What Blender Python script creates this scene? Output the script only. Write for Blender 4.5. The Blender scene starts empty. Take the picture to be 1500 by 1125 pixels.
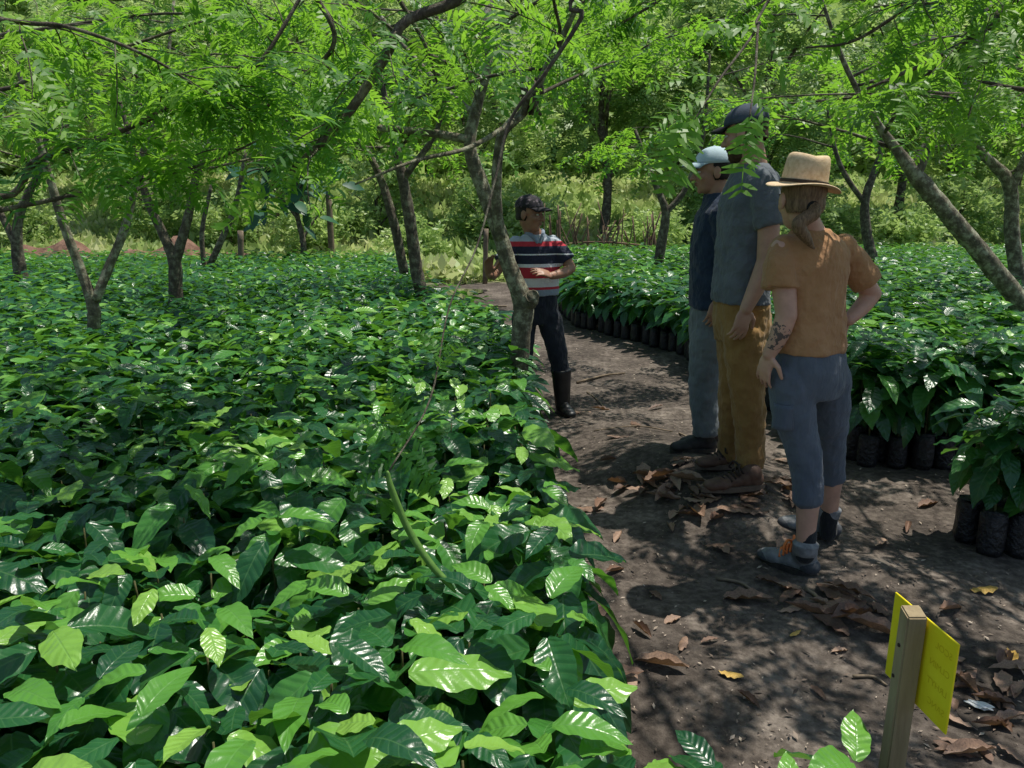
import bpy, bmesh, math, random
import numpy as np
from mathutils import Vector, Matrix
random.seed(11); rng = np.random.default_rng(11)
scene = bpy.context.scene; col = scene.collection
PI = math.pi
# ------------------------------------------------------------------ camera model
PITCH = math.radians(13.3); FP = 1110.0; CH = 1.52
sp, cp = math.sin(PITCH), math.cos(PITCH)
XO = 0
def ray(px, py):
    xc = (px+XO-750)/FP; yc = -(py-562.5)/FP
    return Vector((xc, cp+yc*sp, -sp+yc*cp))
def P(px, py, Y):
    d = ray(px, py); t = Y/d.y
    return Vector((d.x*t, Y, CH+d.z*t))
def G(px, py, z=0.0):
    d = ray(px, py); t = (z-CH)/d.z
    return Vector((d.x*t, d.y*t, z))
def gh_np(x, y):
    x = np.asarray(x, float); y = np.asarray(y, float)
    z = .125*np.exp(-((x-1.15)/.45)**2-((y-3.95)/.65)**2)
    z = z + .012*np.sin(x*5.1+y*2.3)+.010*np.sin(y*6.7-x*3.1)+.006*np.sin(x*13+1)*np.sin(y*11)
    z = z + .05*np.exp(-((x-.75)/.3)**2-((y-4.6)/.8)**2)
    h = np.clip(y-17.5, 0, 60)
    return z + .20*h*h/(h+2.5)
def gh(x, y): return float(gh_np(x, y))
# ------------------------------------------------------------------ materials
def newmat(name):
    m = bpy.data.materials.new(name); m.use_nodes = True
    return m, m.node_tree, m.node_tree.nodes['Principled BSDF']
def ramp(nt, stops, interp='LINEAR'):
    r = nt.nodes.new('ShaderNodeValToRGB'); cr = r.color_ramp; cr.interpolation = interp
    while len(cr.elements) < len(stops): cr.elements.new(.5)
    for e, (p, c) in zip(cr.elements, stops): e.position = p; e.color = (*c, 1)
    return r
def nmath(nt, op, a, b=None, clamp=False):
    n = nt.nodes.new('ShaderNodeMath'); n.operation = op; n.use_clamp = clamp
    for i, v in enumerate((a, b)):
        if v is None: continue
        if isinstance(v, (int, float)): n.inputs[i].default_value = v
        else: nt.links.new(v, n.inputs[i])
    return n.outputs[0]
def mixc(nt, fac, a, b, mode='MIX'):
    n = nt.nodes.new('ShaderNodeMixRGB'); n.blend_type = mode
    for i, v in enumerate((fac, a, b)):
        if isinstance(v, (int, float)): n.inputs[i].default_value = v
        elif isinstance(v, tuple): n.inputs[i].default_value = (*v, 1)
        else: nt.links.new(v, n.inputs[i])
    return n.outputs[0]
def noise_tex(nt, scale, detail=5, stretch=None, coord='Object', rough=.6):
    tc = nt.nodes.new('ShaderNodeTexCoord'); n = nt.nodes.new('ShaderNodeTexNoise')
    n.inputs['Scale'].default_value = scale; n.inputs['Detail'].default_value = detail
    n.inputs['Roughness'].default_value = rough
    if stretch:
        mp = nt.nodes.new('ShaderNodeMapping'); mp.inputs['Scale'].default_value = stretch
        nt.links.new(tc.outputs[coord], mp.inputs[0]); nt.links.new(mp.outputs[0], n.inputs['Vector'])
    else: nt.links.new(tc.outputs[coord], n.inputs['Vector'])
    return n.outputs['Fac']
def bump(nt, b, h, strength=.4, dist=.01):
    n = nt.nodes.new('ShaderNodeBump'); n.inputs['Strength'].default_value = strength
    n.inputs['Distance'].default_value = dist
    nt.links.new(h, n.inputs['Height']); nt.links.new(n.outputs[0], b.inputs['Normal'])
def noisy(name, c1, c2, scale=8, rough=.8, bs=0, bscale=None, stretch=None, spec=.3, bdist=.006, lo=.35, hi=.65, sheen=0):
    m, nt, b = newmat(name)
    r = ramp(nt, [(lo, c1), (hi, c2)]); nt.links.new(noise_tex(nt, scale, 6, stretch), r.inputs[0])
    nt.links.new(r.outputs[0], b.inputs['Base Color']); b.inputs['Roughness'].default_value = rough
    b.inputs['Specular IOR Level'].default_value = spec
    if sheen: b.inputs['Sheen Weight'].default_value = sheen
    if bs: bump(nt, b, noise_tex(nt, bscale or scale*4, 5, stretch), bs, bdist)
    return m
def add_transl(nt, b, colr, fac):
    t = nt.nodes.new('ShaderNodeBsdfTranslucent'); mx = nt.nodes.new('ShaderNodeMixShader')
    if isinstance(colr, tuple): t.inputs[0].default_value = (*colr, 1)
    else: nt.links.new(colr, t.inputs[0])
    mx.inputs[0].default_value = fac
    out = nt.nodes['Material Output']
    nt.links.new(b.outputs[0], mx.inputs[1]); nt.links.new(t.outputs[0], mx.inputs[2]); nt.links.new(mx.outputs[0], out.inputs[0])
def attr(nt, name):
    a = nt.nodes.new('ShaderNodeAttribute'); a.attribute_name = name; return a.outputs['Fac']
def coffee_leaf_mat():
    m, nt, b = newmat('coffee_leaf')
    uv = nt.nodes.new('ShaderNodeTexCoord'); s = nt.nodes.new('ShaderNodeSeparateXYZ'); nt.links.new(uv.outputs['UV'], s.inputs[0])
    a = nmath(nt, 'ABSOLUTE', nmath(nt, 'MULTIPLY', nmath(nt, 'SUBTRACT', s.outputs[0], .5), 2.0))
    ph = nmath(nt, 'SUBTRACT', nmath(nt, 'MULTIPLY', s.outputs[1], 8.0), nmath(nt, 'MULTIPLY', a, 1.3))
    w = nmath(nt, 'SINE', nmath(nt, 'MULTIPLY', ph, 2*PI))
    vein = nmath(nt, 'MULTIPLY', nmath(nt, 'SUBTRACT', w, .9, True), 5)
    mid = nmath(nt, 'SUBTRACT', 1.0, nmath(nt, 'MULTIPLY', a, 14.0), True)
    tot = nmath(nt, 'MAXIMUM', vein, mid)
    r = ramp(nt, [(0, (.010, .062, .027)), (.45, (.023, .115, .031)), (.75, (.055, .20, .035)), (.9, (.13, .34, .045)), (1, (.27, .48, .08))])
    nt.links.new(attr(nt, 'tint'), r.inputs[0])
    base = mixc(nt, nmath(nt, 'MULTIPLY', tot, .34), r.outputs[0], (.16, .33, .11))
    nt.links.new(base, b.inputs['Base Color'])
    b.inputs['Roughness'].default_value = .30; b.inputs['Specular IOR Level'].default_value = .6
    h = nmath(nt, 'ADD', nmath(nt, 'SUBTRACT', nmath(nt, 'MULTIPLY', w, -.6), nmath(nt, 'MULTIPLY', mid, .9)), nmath(nt, 'MULTIPLY', noise_tex(nt, 45, 3), 1.6))
    bump(nt, b, h, .28, .004)
    tr = mixc(nt, .6, r.outputs[0], (.25, .64, .04)); add_transl(nt, b, tr, .24)
    return m
def frond_mat(name, stops, trans, fac):
    m, nt, b = newmat(name)
    r = ramp(nt, stops); nt.links.new(attr(nt, 'tint'), r.inputs[0])
    nt.links.new(r.outputs[0], b.inputs['Base Color']); b.inputs['Roughness'].default_value = .45
    b.inputs['Specular IOR Level'].default_value = .4
    add_transl(nt, b, mixc(nt, .6, r.outputs[0], trans), fac)
    return m
M = {}
M['leaf'] = coffee_leaf_mat()
M['frond'] = frond_mat('feathery_leaf', [(0, (.016, .085, .020)), (.45, (.085, .24, .034)), (1, (.24, .43, .06))], (.40, .78, .05), .52)
M['far'] = frond_mat('woodland_leaf', [(0, (.06, .155, .04)), (.5, (.20, .34, .10)), (1, (.48, .60, .24))], (.55, .75, .2), .45)
M['dark_broad'] = frond_mat('dark_broad_leaf', [(0, (.015, .07, .04)), (1, (.035, .13, .06))], (.08, .25, .06), .2)
M['weed'] = frond_mat('weed_blade', [(0, (.14, .25, .055)), (.6, (.38, .49, .17)), (1, (.60, .60, .32))], (.58, .74, .26), .42)
M['pod'] = noisy('seed_pod', (.08, .18, .03), (.15, .28, .06), 20, .5, .2, 60)
M['stem'] = noisy('green_stem', (.07, .09, .03), (.13, .11, .05), 30, .7, .2, 90)
M['bag'] = noisy('black_polybag', (.008, .008, .010), (.024, .024, .028), 18, .35, 1.0, 38, spec=.55, bdist=.018)
def bark_mat(name, c1, c2, c3):
    m, nt, b = newmat(name)
    r = ramp(nt, [(.34, c1), (.50, c2), (.60, c3), (.75, tuple(x*1.15 for x in c3))]); nt.links.new(noise_tex(nt, 15, 7, None, rough=.72), r.inputs[0])
    nt.links.new(r.outputs[0], b.inputs['Base Color']); b.inputs['Roughness'].default_value = .9
    bump(nt, b, noise_tex(nt, 34, 6, (1, 1, .35), rough=.7), 1.0, .025); return m
M['bark'] = bark_mat('lichen_bark', (.06, .05, .036), (.17, .15, .10), (.38, .38, .27))
M['bark_dark'] = bark_mat('dark_bark', (.04, .032, .023), (.10, .08, .055), (.21, .20, .135))
def soil_mat():
    m, nt, b = newmat('soil')
    g = nt.nodes.new('ShaderNodeNewGeometry'); s = nt.nodes.new('ShaderNodeSeparateXYZ'); nt.links.new(g.outputs['Position'], s.inputs[0])
    r = ramp(nt, [(.28, (.044, .037, .032)), (.5, (.118, .098, .083)), (.72, (.29, .25, .215))])
    nt.links.new(noise_tex(nt, 1.6, 9, rough=.72), r.inputs[0])
    r2 = ramp(nt, [(.42, (.6, .58, .56)), (.62, (1.2, 1.18, 1.15))]); nt.links.new(noise_tex(nt, 26, 6), r2.inputs[0])
    c = mixc(nt, 1.0, r.outputs[0], r2.outputs[0], 'MULTIPLY')
    gr = ramp(nt, [(.35, (.20, .29, .08)), (.6, (.42, .46, .20)), (.75, (.38, .30, .18))]); nt.links.new(noise_tex(nt, .5, 8), gr.inputs[0])
    f = nmath(nt, 'MULTIPLY', nmath(nt, 'SUBTRACT', nmath(nt, 'ADD', s.outputs[1], nmath(nt, 'MULTIPLY', noise_tex(nt, .8, 4), 5)), 17.5), .5, True)
    nt.links.new(mixc(nt, f, c, gr.outputs[0]), b.inputs['Base Color'])
    b.inputs['Roughness'].default_value = .92; b.inputs['Specular IOR Level'].default_value = .25
    h = nmath(nt, 'ADD', nmath(nt, 'MULTIPLY', noise_tex(nt, 14, 8, rough=.75), 1.0), nmath(nt, 'MULTIPLY', noise_tex(nt, 90, 4), .35))
    bump(nt, b, h, .8, .022); return m
M['soil'] = soil_mat()
def litter_mat():
    m, nt, b = newmat('dry_leaf')
    oi = nt.nodes.new('ShaderNodeObjectInfo')
    r = ramp(nt, [(0, (.12, .07, .048)), (.5, (.24, .145, .10)), (1, (.42, .29, .21))]); nt.links.new(oi.outputs['Random'], r.inputs[0])
    r2 = ramp(nt, [(.35, (.6, .6, .6)), (.65, (1.2, 1.15, 1.1))]); nt.links.new(noise_tex(nt, 25, 6), r2.inputs[0])
    nt.links.new(mixc(nt, 1, r.outputs[0], r2.outputs[0], 'MULTIPLY'), b.inputs['Base Color'])
    b.inputs['Roughness'].default_value = .55; bump(nt, b, noise_tex(nt, 60, 4), .4, .004)
    add_transl(nt, b, (.3, .16, .06), .12); return m
M['dry'] = litter_mat()
M['dry_yellow'] = noisy('yellowed_leaf', (.48, .28, .05), (.65, .45, .14), 20, .6, .3, 60)
def chip_mat():
    m, nt, b = newmat('litter_chip')
    r = ramp(nt, [(0, (.05, .038, .03)), (.5, (.19, .14, .105)), (1, (.48, .40, .32))]); nt.links.new(attr(nt, 'tint'), r.inputs[0])
    nt.links.new(r.outputs[0], b.inputs['Base Color']); b.inputs['Roughness'].default_value = .8; return m
M['chip'] = chip_mat()
M['wood'] = noisy('weathered_wood', (.22, .165, .09), (.44, .35, .21), 14, .85, .6, 40, (1, 1, .12))
M['stick'] = noisy('dry_stick', (.12, .09, .06), (.26, .2, .14), 12, .85, .5, 40)
M['pole'] = noisy('brown_pole', (.09, .055, .036), (.28, .19, .125), 4, .9, .5, 30, (1, 1, .3))
# ------------------------------------------------------------------ object helpers
def tag(o, label=None, cat=None, group=None, kind=None):
    if label: o['label'] = label
    if cat: o['category'] = cat
    if group: o['group'] = group
    if kind: o['kind'] = kind
    return o
def empty(name, loc, label=None, cat=None, group=None):
    o = bpy.data.objects.new(name, None); col.objects.link(o); o.location = loc; o.empty_display_size = .1
    return tag(o, label, cat, group)
def link(name, me, mat, parent=None):
    o = bpy.data.objects.new(name, me); col.objects.link(o)
    if mat is not None: me.materials.clear(); me.materials.append(mat)
    if parent: o.parent = parent
    return o
def mesh_np(name, V, Q, mat, parent=None, uv=None, tint=None, smooth=True):
    me = bpy.data.meshes.new(name); V = np.asarray(V, np.float32); Q = np.asarray(Q, np.int32)
    me.vertices.add(len(V)); me.vertices.foreach_set('co', V.ravel())
    n = len(Q); me.loops.add(n*4); me.loops.foreach_set('vertex_index', Q.ravel())
    me.polygons.add(n); me.polygons.foreach_set('loop_start', np.arange(0, 4*n, 4, dtype=np.int32))
    me.update(calc_edges=True)
    me.polygons.foreach_set('use_smooth', np.full(n, smooth, bool))
    if uv is not None:
        l = me.uv_layers.new(name='UVMap'); l.data.foreach_set('uv', np.asarray(uv, np.float32)[Q.ravel()].ravel())
    if tint is not None:
        a = me.attributes.new('tint', 'FLOAT', 'POINT'); a.data.foreach_set('value', np.asarray(tint, np.float32))
    me.validate()
    return link(name, me, mat, parent)
class Acc:
    def __init__(s): s.V = []; s.Q = []; s.U = []; s.T = []; s.n = 0
    def add(s, V, Q, U=None, T=None):
        V = np.asarray(V, float).reshape(-1, 3); s.V.append(V); s.Q.append(np.asarray(Q, int).reshape(-1, 4)+s.n)
        s.U.append(np.zeros((len(V), 2)) if U is None else U); s.T.append(np.zeros(len(V)) if T is None else T); s.n += len(V)
    def build(s, name, mat, parent=None, base=(0, 0, 0), smooth=True):
        V = np.concatenate(s.V)-np.asarray(base, float)
        return mesh_np(name, V, np.concatenate(s.Q), mat, parent, np.concatenate(s.U), np.concatenate(s.T), smooth)
def nrm(a): return a/(np.linalg.norm(a, axis=-1, keepdims=True)+1e-9)
def inst(acc, tm, D, N, T, S, tint):
    v, q, uv = tm; D = nrm(np.asarray(D, float)); s = nrm(np.cross(D, np.asarray(N, float))); n = np.cross(s, D)
    T = np.asarray(T, float); S = np.asarray(S, float); k = len(D)
    V = T[:, None]+S[:, None, None]*(v[None, :, 0:1]*s[:, None]+v[None, :, 1:2]*D[:, None]+v[None, :, 2:3]*n[:, None])
    Q = q[None]+(np.arange(k)*len(v))[:, None, None]
    acc.add(V, Q, np.tile(uv, (k, 1)), np.repeat(np.asarray(tint, float), len(v)))
def cr_path(pr, per=6):
    A = np.array([[*p, r] for p, r in pr], float)
    if len(A) < 3: t = np.linspace(0, 1, per+1)[:, None]; B = A[0]*(1-t)+A[-1]*t; return B[:, :3], B[:, 3]
    E = np.vstack([2*A[0]-A[1], A, 2*A[-1]-A[-2]]); out = []
    for i in range(1, len(E)-2):
        p0, p1, p2, p3 = E[i-1:i+3]
        for t in np.arange(per)/per:
            out.append(.5*(2*p1+(p2-p0)*t+(2*p0-5*p1+4*p2-p3)*t*t+(3*p1-p0-3*p2+p3)*t**3))
    out.append(A[-1]); B = np.array(out); return B[:, :3], np.maximum(B[:, 3], .0012)
def tube(acc, Pn, Rn, sides=8, wob=0):
    Pn = np.asarray(Pn, float); Rn = np.asarray(Rn, float)
    T = nrm(np.gradient(Pn, axis=0)); Pn = np.vstack([Pn[:1], Pn, Pn[-1:]]); T = np.vstack([T[:1], T, T[-1:]])
    Rn = np.concatenate([[.0006], Rn, [.0006]]); n = len(Pn)
    a = np.array([1., 0, 0]) if abs(T[0][0]) < .8 else np.array([0, 1., 0]); u = np.cross(T[0], a); N = []
    for i in range(n):
        u = u-T[i]*u.dot(T[i]); u /= np.linalg.norm(u)+1e-9; N.append(u)
    N = np.array(N); B = np.cross(T, N); an = np.arange(sides)*2*PI/sides
    ring = N[:, None]*np.cos(an)[None, :, None]+B[:, None]*np.sin(an)[None, :, None]
    rad = Rn[:, None]*(1+wob*(rng.random((n, sides))-.5)*2)
    V = (Pn[:, None]+ring*rad[..., None]).reshape(-1, 3)
    i = np.arange(n-1)[:, None]*sides; j = np.arange(sides)[None]; k = (j+1) % sides
    acc.add(V, np.stack([i+j, i+k, i+sides+k, i+sides+j], -1).reshape(-1, 4))
# ------------------------------------------------------------------ leaf templates (x across, y along, z normal)
def leaf_tmpl(na, nc, L=1.0, W=.21, wave=.02, fold=.12, droop=.16, curl=0, seed=0, wf=4.5, edge=.08):
    r = np.random.default_rng(seed); ph = r.random(4)*6.28
    ys = np.linspace(0, 1, na+1); xs = np.linspace(-1, 1, nc+1); V = []; U = []
    for y in ys:
        w = W*max(.02, (math.sin(PI*min(1, y*.96+.02)**.85))**.8)*(1-.35*max(0, y-.72)/.28)
        if y > .99: w = W*.02
        for x in xs:
            e = abs(x)
            z = fold*e*w/W*.21-droop*y*y+wave*e*math.sin(wf*2*PI*y*.8+(ph[0] if x > 0 else ph[1]))+curl*e*e*.2*math.sin(PI*y)
            V.append((x*w*(1+edge*math.sin(9*y*PI+ph[2])*(e > .9)), y*L, z)); U.append((x*.5+.5, y))
    Q = [(i*(nc+1)+j, i*(nc+1)+j+1, (i+1)*(nc+1)+j+1, (i+1)*(nc+1)+j) for i in range(na) for j in range(nc)]
    return np.array(V), np.array(Q), np.array(U)
LEAFN = [leaf_tmpl(14, 4, seed=i, W=.232+.02*(i % 3), wave=.020+.010*(i % 2), fold=[.3, -.1, .45, .1, .3][i], droop=.16+.11*i, wf=4, edge=.02) for i in range(5)]
LEAFM = [leaf_tmpl(5, 2, seed=i+9, W=.24, wave=.025, fold=.3, droop=.14+.14*i, edge=.02) for i in range(3)]
LEAFF = [leaf_tmpl(3, 2, seed=33, W=.24, wave=.0, fold=.3, droop=.25, edge=0)]
def frond_tmpl(k, ll, w, droop=.25, sweep=.35, rach=True, lens=False, jit=.25, seed=0):
    V = []; Q = []; r = np.random.default_rng(seed)
    def add(pts): i = len(V); V.extend(pts); Q.append((i, i+1, i+2, i+3))
    bend = (r.random()-.5)*.35
    xf = lambda y: bend*y*y
    zf = lambda y: -droop*y*y
    for i in range(k):
        y = .10+.88*i/(k-1); l0 = ll*(math.sin(PI*(.16+.74*y)))**.6
        for s in (-1, 1):
            l = l0*(1-jit*r.random()*1.2+jit*.3); sw = sweep+(r.random()-.5)*jit*1.6; y2 = y+(r.random()-.5)*jit*.08
            if r.random() < jit*.2: continue
            b = np.array((xf(y2), y2, zf(y2))); tp = np.array((xf(y2)+s*l, y2+sw*l, zf(y2)-.22*l+(r.random()-.5)*jit*.45)); h = np.array((0, w*.5, (r.random()-.5)*w*jit)); z = np.array((0, 0, .02))
            if lens:
                m = b*.5+tp*.5+z; add([b-h*.5, m-h, m+h, b+h*.5]); add([m-h, tp-h*.3, tp+h*.15, m+h])
            else:
                md = b*.55+tp*.45; add([b, md-h, tp, md+h])
    if rach:
        for i in range(4):
            a, c = i/4, (i+1)/4; h = .006
            add([(xf(a)-h, a, zf(a)+.002), (xf(a)+h, a, zf(a)+.002), (xf(c)+h*.7, c, zf(c)+.002), (xf(c)-h*.7, c, zf(c)+.002)])
    V = np.array(V, float); return V, np.array(Q), np.zeros((len(V), 2))
F_NEAR = [frond_tmpl(12, .33, .090, lens=True, seed=s, droop=.1+.12*s, jit=.4) for s in range(6)]
F_MID = [frond_tmpl(8, .36, .150, rach=False, seed=s+10, droop=.1+.15*s, jit=.5) for s in range(5)]
F_SOL = [frond_tmpl(6, .36, .20, rach=False, seed=s+20, jit=.2) for s in range(2)]
F_FAR = frond_tmpl(6, .36, .17, rach=False, seed=30)
def cluster_tmpl(k=8, seed=1):
    r = np.random.default_rng(seed); V = []; Q = []
    for i in range(k):
        a = r.random()*6.28; d = np.array((math.cos(a), math.sin(a), r.random()*.9-.5)); d /= np.linalg.norm(d)
        o = (r.random(3)-.5)*.5; q = np.cross(d, r.random(3)-.5); q /= np.linalg.norm(q); l = .35+.25*r.random(); w = l*.22
        i0 = len(V); V += [o, o+d*l*.5-q*w, o+d*l, o+d*l*.5+q*w]; Q.append((i0, i0+1, i0+2, i0+3))
    return np.array(V), np.array(Q), np.zeros((len(V), 2))
CLU = [cluster_tmpl(9, s) for s in range(3)]
# ------------------------------------------------------------------ ground
def axis(parts):
    o = [np.arange(a, b, s) for a, b, s in parts]; return np.concatenate(o)
gx = axis([(-220, -20, 20), (-20, -3, .5), (-3, 4, .05), (4, 20, .5), (20, 221, 20)])
gy = axis([(-60, -4, 8), (-4, 1, .5), (1, 8, .05), (8, 26, .4), (26, 90, 4), (90, 320, 23)])
X, Y = np.meshgrid(gx, gy); Z = gh_np(X, Y)
near = (X > -.3) & (X < 3.2) & (Y > 1) & (Y < 8)
Z = Z+near*(rng.random(X.shape)-.5)*.007
nx, ny = len(gx), len(gy); i = np.arange(ny-1)[:, None]*nx; j = np.arange(nx-1)[None]
gq = np.stack([i+j, i+j+1, i+nx+j+1, i+nx+j], -1).reshape(-1, 4)
tag(mesh_np('ground', np.stack([X, Y, Z], -1).reshape(-1, 3), gq, M['soil']), 'dark trodden earth path and nursery ground', 'ground', kind='structure')
# low earth bank at the far left
bx = np.linspace(-14, -4.6, 60); by = np.linspace(16.3, 18.3, 16); X, Y = np.meshgrid(bx, by)
prof = np.sin(PI*np.clip((Y-16.3)/2.0, 0, 1))*np.clip((X+14)/1.0, 0, 1)*np.clip((-4.6-X)/1.2, 0, 1)
Z = gh_np(X, Y)-.06+prof*(.55+.18*np.sin(X*2.3)+.12*np.sin(X*5.1+Y*3)+.10*rng.random(X.shape))
nx, ny = len(bx), len(by); i = np.arange(ny-1)[:, None]*nx; j = np.arange(nx-1)[None]
tag(mesh_np('earth_bank', np.stack([X, Y, Z], -1).reshape(-1, 3), np.stack([i+j, i+j+1, i+nx+j+1, i+nx+j], -1).reshape(-1, 4), noisy('brown_earth_bank', (.10, .052, .034), (.27, .16, .11), 3, .9, .8, 20, bdist=.05)), 'low brown earth bank behind the left bed', 'bank', kind='structure')
# puddle
def puddle():
    m, nt, b = newmat('puddle_water'); b.inputs['Base Color'].default_value = (.05, .045, .04, 1); b.inputs['Roughness'].default_value = .06
    bm = bmesh.new()
    for (px, py, rx, ry) in ((672, 432, .42, .75), (662, 415, .25, .6), (700, 450, .25, .35)):
        c = G(px, py, 0); vs = []
        for k in range(22):
            a = k/22*2*PI; f = 1+.25*math.sin(3*a+px)+.15*math.sin(5*a)
            x = c.x+rx*f*math.cos(a); y = c.y+ry*f*math.sin(a); vs.append(bm.verts.new((x, y, gh(c.x, c.y)+.030)))
        bm.faces.new(vs)
    me = bpy.data.meshes.new('puddle_water'); bm.to_mesh(me); bm.free()
    tag(link('puddle_water', me, m), 'shallow shiny puddles on the far path', 'puddle', kind='structure')
puddle()
# ------------------------------------------------------------------ coffee seedlings
def seedling_leaves(acc, tmpls, base, h, az0, sc=1.0, nodes=7, young=.3, zlow=.20, eo=0., r=random):
    D = []; N = []; T = []; S = []; C = []
    for k in range(nodes):
        f = k/(nodes-1); z = zlow+(h-zlow)*(.12+.88*f)
        for e in (0, 1):
            a = az0+k*1.75+e*PI+r.uniform(-.4, .4)
            el = (-.78+.80*f+r.uniform(-.36, .28)+eo) if f < .95 else r.uniform(-.2, .6)
            L = (.150+.060*math.sin(PI*min(1, .15+.8*f)))*r.uniform(.75, 1.15)*(1 if f < .9 else .72)*sc
            d = (math.cos(a)*math.cos(el), math.sin(a)*math.cos(el), math.sin(el))
            off = .025+.03*(1-f)
            D.append(d); N.append((r.uniform(-.36, .36), r.uniform(-.36, .36), 1)); T.append((base[0]+math.cos(a)*off, base[1]+math.sin(a)*off, base[2]+z+r.uniform(-.02, .02)))
            S.append(L); t = r.random()*.64
            if f > .8 and r.random() < young: t = r.uniform(.74, .98)
            elif r.random() < .07: t = r.uniform(.7, .92)
            C.append(t)
    idx = np.array([r.randrange(len(tmpls)) for _ in D])
    for q in range(len(tmpls)):
        m = idx == q
        if m.any(): inst(acc, tmpls[q], np.array(D)[m], np.array(N)[m], np.array(T)[m], np.array(S)[m], np.array(C)[m])
def bag_mesh(acc, base, sides=10, hb=.2, rb=.056):
    z = base[2]; x, y = base[0], base[1]
    zs = np.array([z-.005, z+.03, z+.09, z+.15, z+hb-.012, z+hb, z+hb-.018]); rs = np.array([rb*.90, rb, rb*1.02, rb*.98, rb*1.0, rb*.96, rb*.85])
    tube(acc, np.stack([np.full(7, x), np.full(7, y), zs], -1), rs, sides, .09)
FOL = []; FOLR = []; STEM = []; BAG = []
for v in range(10):
    a = Acc(); seedling_leaves(a, LEAFN, (0, 0, 0), .50+.012*v, v*1.3, 1.13, 8, [.25, .45, .75, .35, .2][v % 5]); FOL.append(a.build('foliage', M['leaf']))
for v in range(6):
    a = Acc(); seedling_leaves(a, LEAFN, (0, 0, 0), .62+.018*v, v*1.3, .98, 10, [.2, .4, .3][v % 3], zlow=.31, eo=.22); FOLR.append(a.build('foliage', M['leaf']))
for v in range(2):
    a = Acc(); tube(a, *cr_path([(Vector((0, 0, .17)), .006), (Vector((.008, -.004*v, .32)), .005), (Vector((0, .004, .47)), .0025)], 4), 6); STEM.append(a.build('stem', M['stem']))
    a = Acc(); bag_mesh(a, (0, 0, 0), 14); BAG.append(a.build('bag', M['bag']))
protos = FOL+FOLR+STEM+BAG
plants = []
def xl(y): return float(np.interp(y, [0, 1.4, 1.9, 3, 6, 8, 11, 16, 20], [.08, .10, .15, .09, .02, -.30, -1.42, -2.5, -3.0]))
def xr(y): return float(np.interp(y, [4.2, 5, 6, 7.8, 8.8, 9.6, 12, 16], [2.1, 2.03, 1.97, 1.72, 1.22, .80, .66, .5]))
st = .165
for iy in range(200):
    y = 1.12+iy*st*.95
    if y > 16.2: break
    s2 = st*(1 if y < 7 else 1.25)
    x = xl(y)
    while x > -.72*y-.75:
        plants.append((x+random.uniform(-.03, .03)-.03, y+random.uniform(-.04, .04), 'L', random.uniform(.82, 1.14))); x -= s2
    if y > 4.2:
        x = xr(y); sr = .135 if y < 5.2 else s2
        while x < .72*y+.9:
            plants.append((x+random.uniform(-.02, .02)+.03, y+random.uniform(-.03, .03), 'R', random.uniform(.94, 1.12))); x += sr
for x in np.arange(2.13, 3.2, .125):
    for y in (3.12, 3.26): plants.append((x+random.uniform(-.015, .015), y+random.uniform(-.015, .015), 'N', random.uniform(.98, 1.08)))
for x in (.11, .25, .39, .53, .67):
    plants.append((x, 1.23+random.uniform(-.04, .04), 'F', random.uniform(.86, .96)))
def infr(p):
    x, y = p[0], p[1]; d = y*cp+(CH-.45)*sp
    return abs(x)/d < .72
vis = [p for p in plants if infr(p)]
def prio(p):
    d = math.hypot(p[0], p[1])
    return d*(.0 if p[2] in 'NF' else (.62 if p[2] == 'R' and (p[0]-xr(p[1]) < .35 or p[1] < 4.6) and p[1] < 7.5 else 1))
vis.sort(key=prio); indiv = set(vis[:300])
LBL = {'L': ('glossy coffee seedling in the large nursery bed left of the path', 'coffee seedlings in the left bed'),
       'R': ('coffee seedling in a black bag in the bed behind the standing hikers at right', 'coffee seedlings in the right bed'),
       'N': ('coffee seedling in a black bag in the small block at the right picture edge', 'coffee seedlings in the right edge block'),
       'F': ('low coffee seedling at the bottom picture edge beside the signpost', 'coffee seedlings at the bottom edge')}
def copy_part(src, root):
    c = src.copy(); col.objects.link(c); c.parent = root; return c
stuff = Acc(); stuffbag = Acc()
for p in plants:
    z = gh(p[0], p[1])
    if p in indiv:
        r = empty('coffee_seedling', (p[0], p[1], z), LBL[p[2]][0], 'seedling', LBL[p[2]][1])
        r.rotation_euler.z = random.uniform(0, 6.28); r.scale = (1, 1, p[3]) if p[2] != 'F' else (p[3], p[3], p[3])
        copy_part(random.choice(FOLR if p[2] in 'RN' else FOL), r); copy_part(random.choice(STEM), r); copy_part(random.choice(BAG), r)
    else:
        if p[1] < 2.2 and p[0] < -1.6-.2*p[1]: continue
        farp = p[1] > 8; R_ = p[2] == 'R'
        seedling_leaves(stuff, LEAFF if farp else LEAFM, (p[0], p[1], z), (.66 if R_ else .54)*p[3], random.uniform(0, 6.28), 1.13 if not farp else 1.2, 6 if farp else 8, .4, zlow=.31 if R_ else .2, eo=.2 if R_ else 0)
        if R_ and p[0]-xr(p[1]) < .5: bag_mesh(stuffbag, (p[0], p[1], z), 8)
for o in protos: bpy.data.objects.remove(o, do_unlink=True)
so = stuff.build('coffee_seedlings', M['leaf'])
tag(so, 'mass of coffee seedlings filling the far nursery beds', 'seedlings', kind='stuff')
if stuffbag.n: tag(stuffbag.build('bags', M['bag'], so), kind='stuff')
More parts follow.
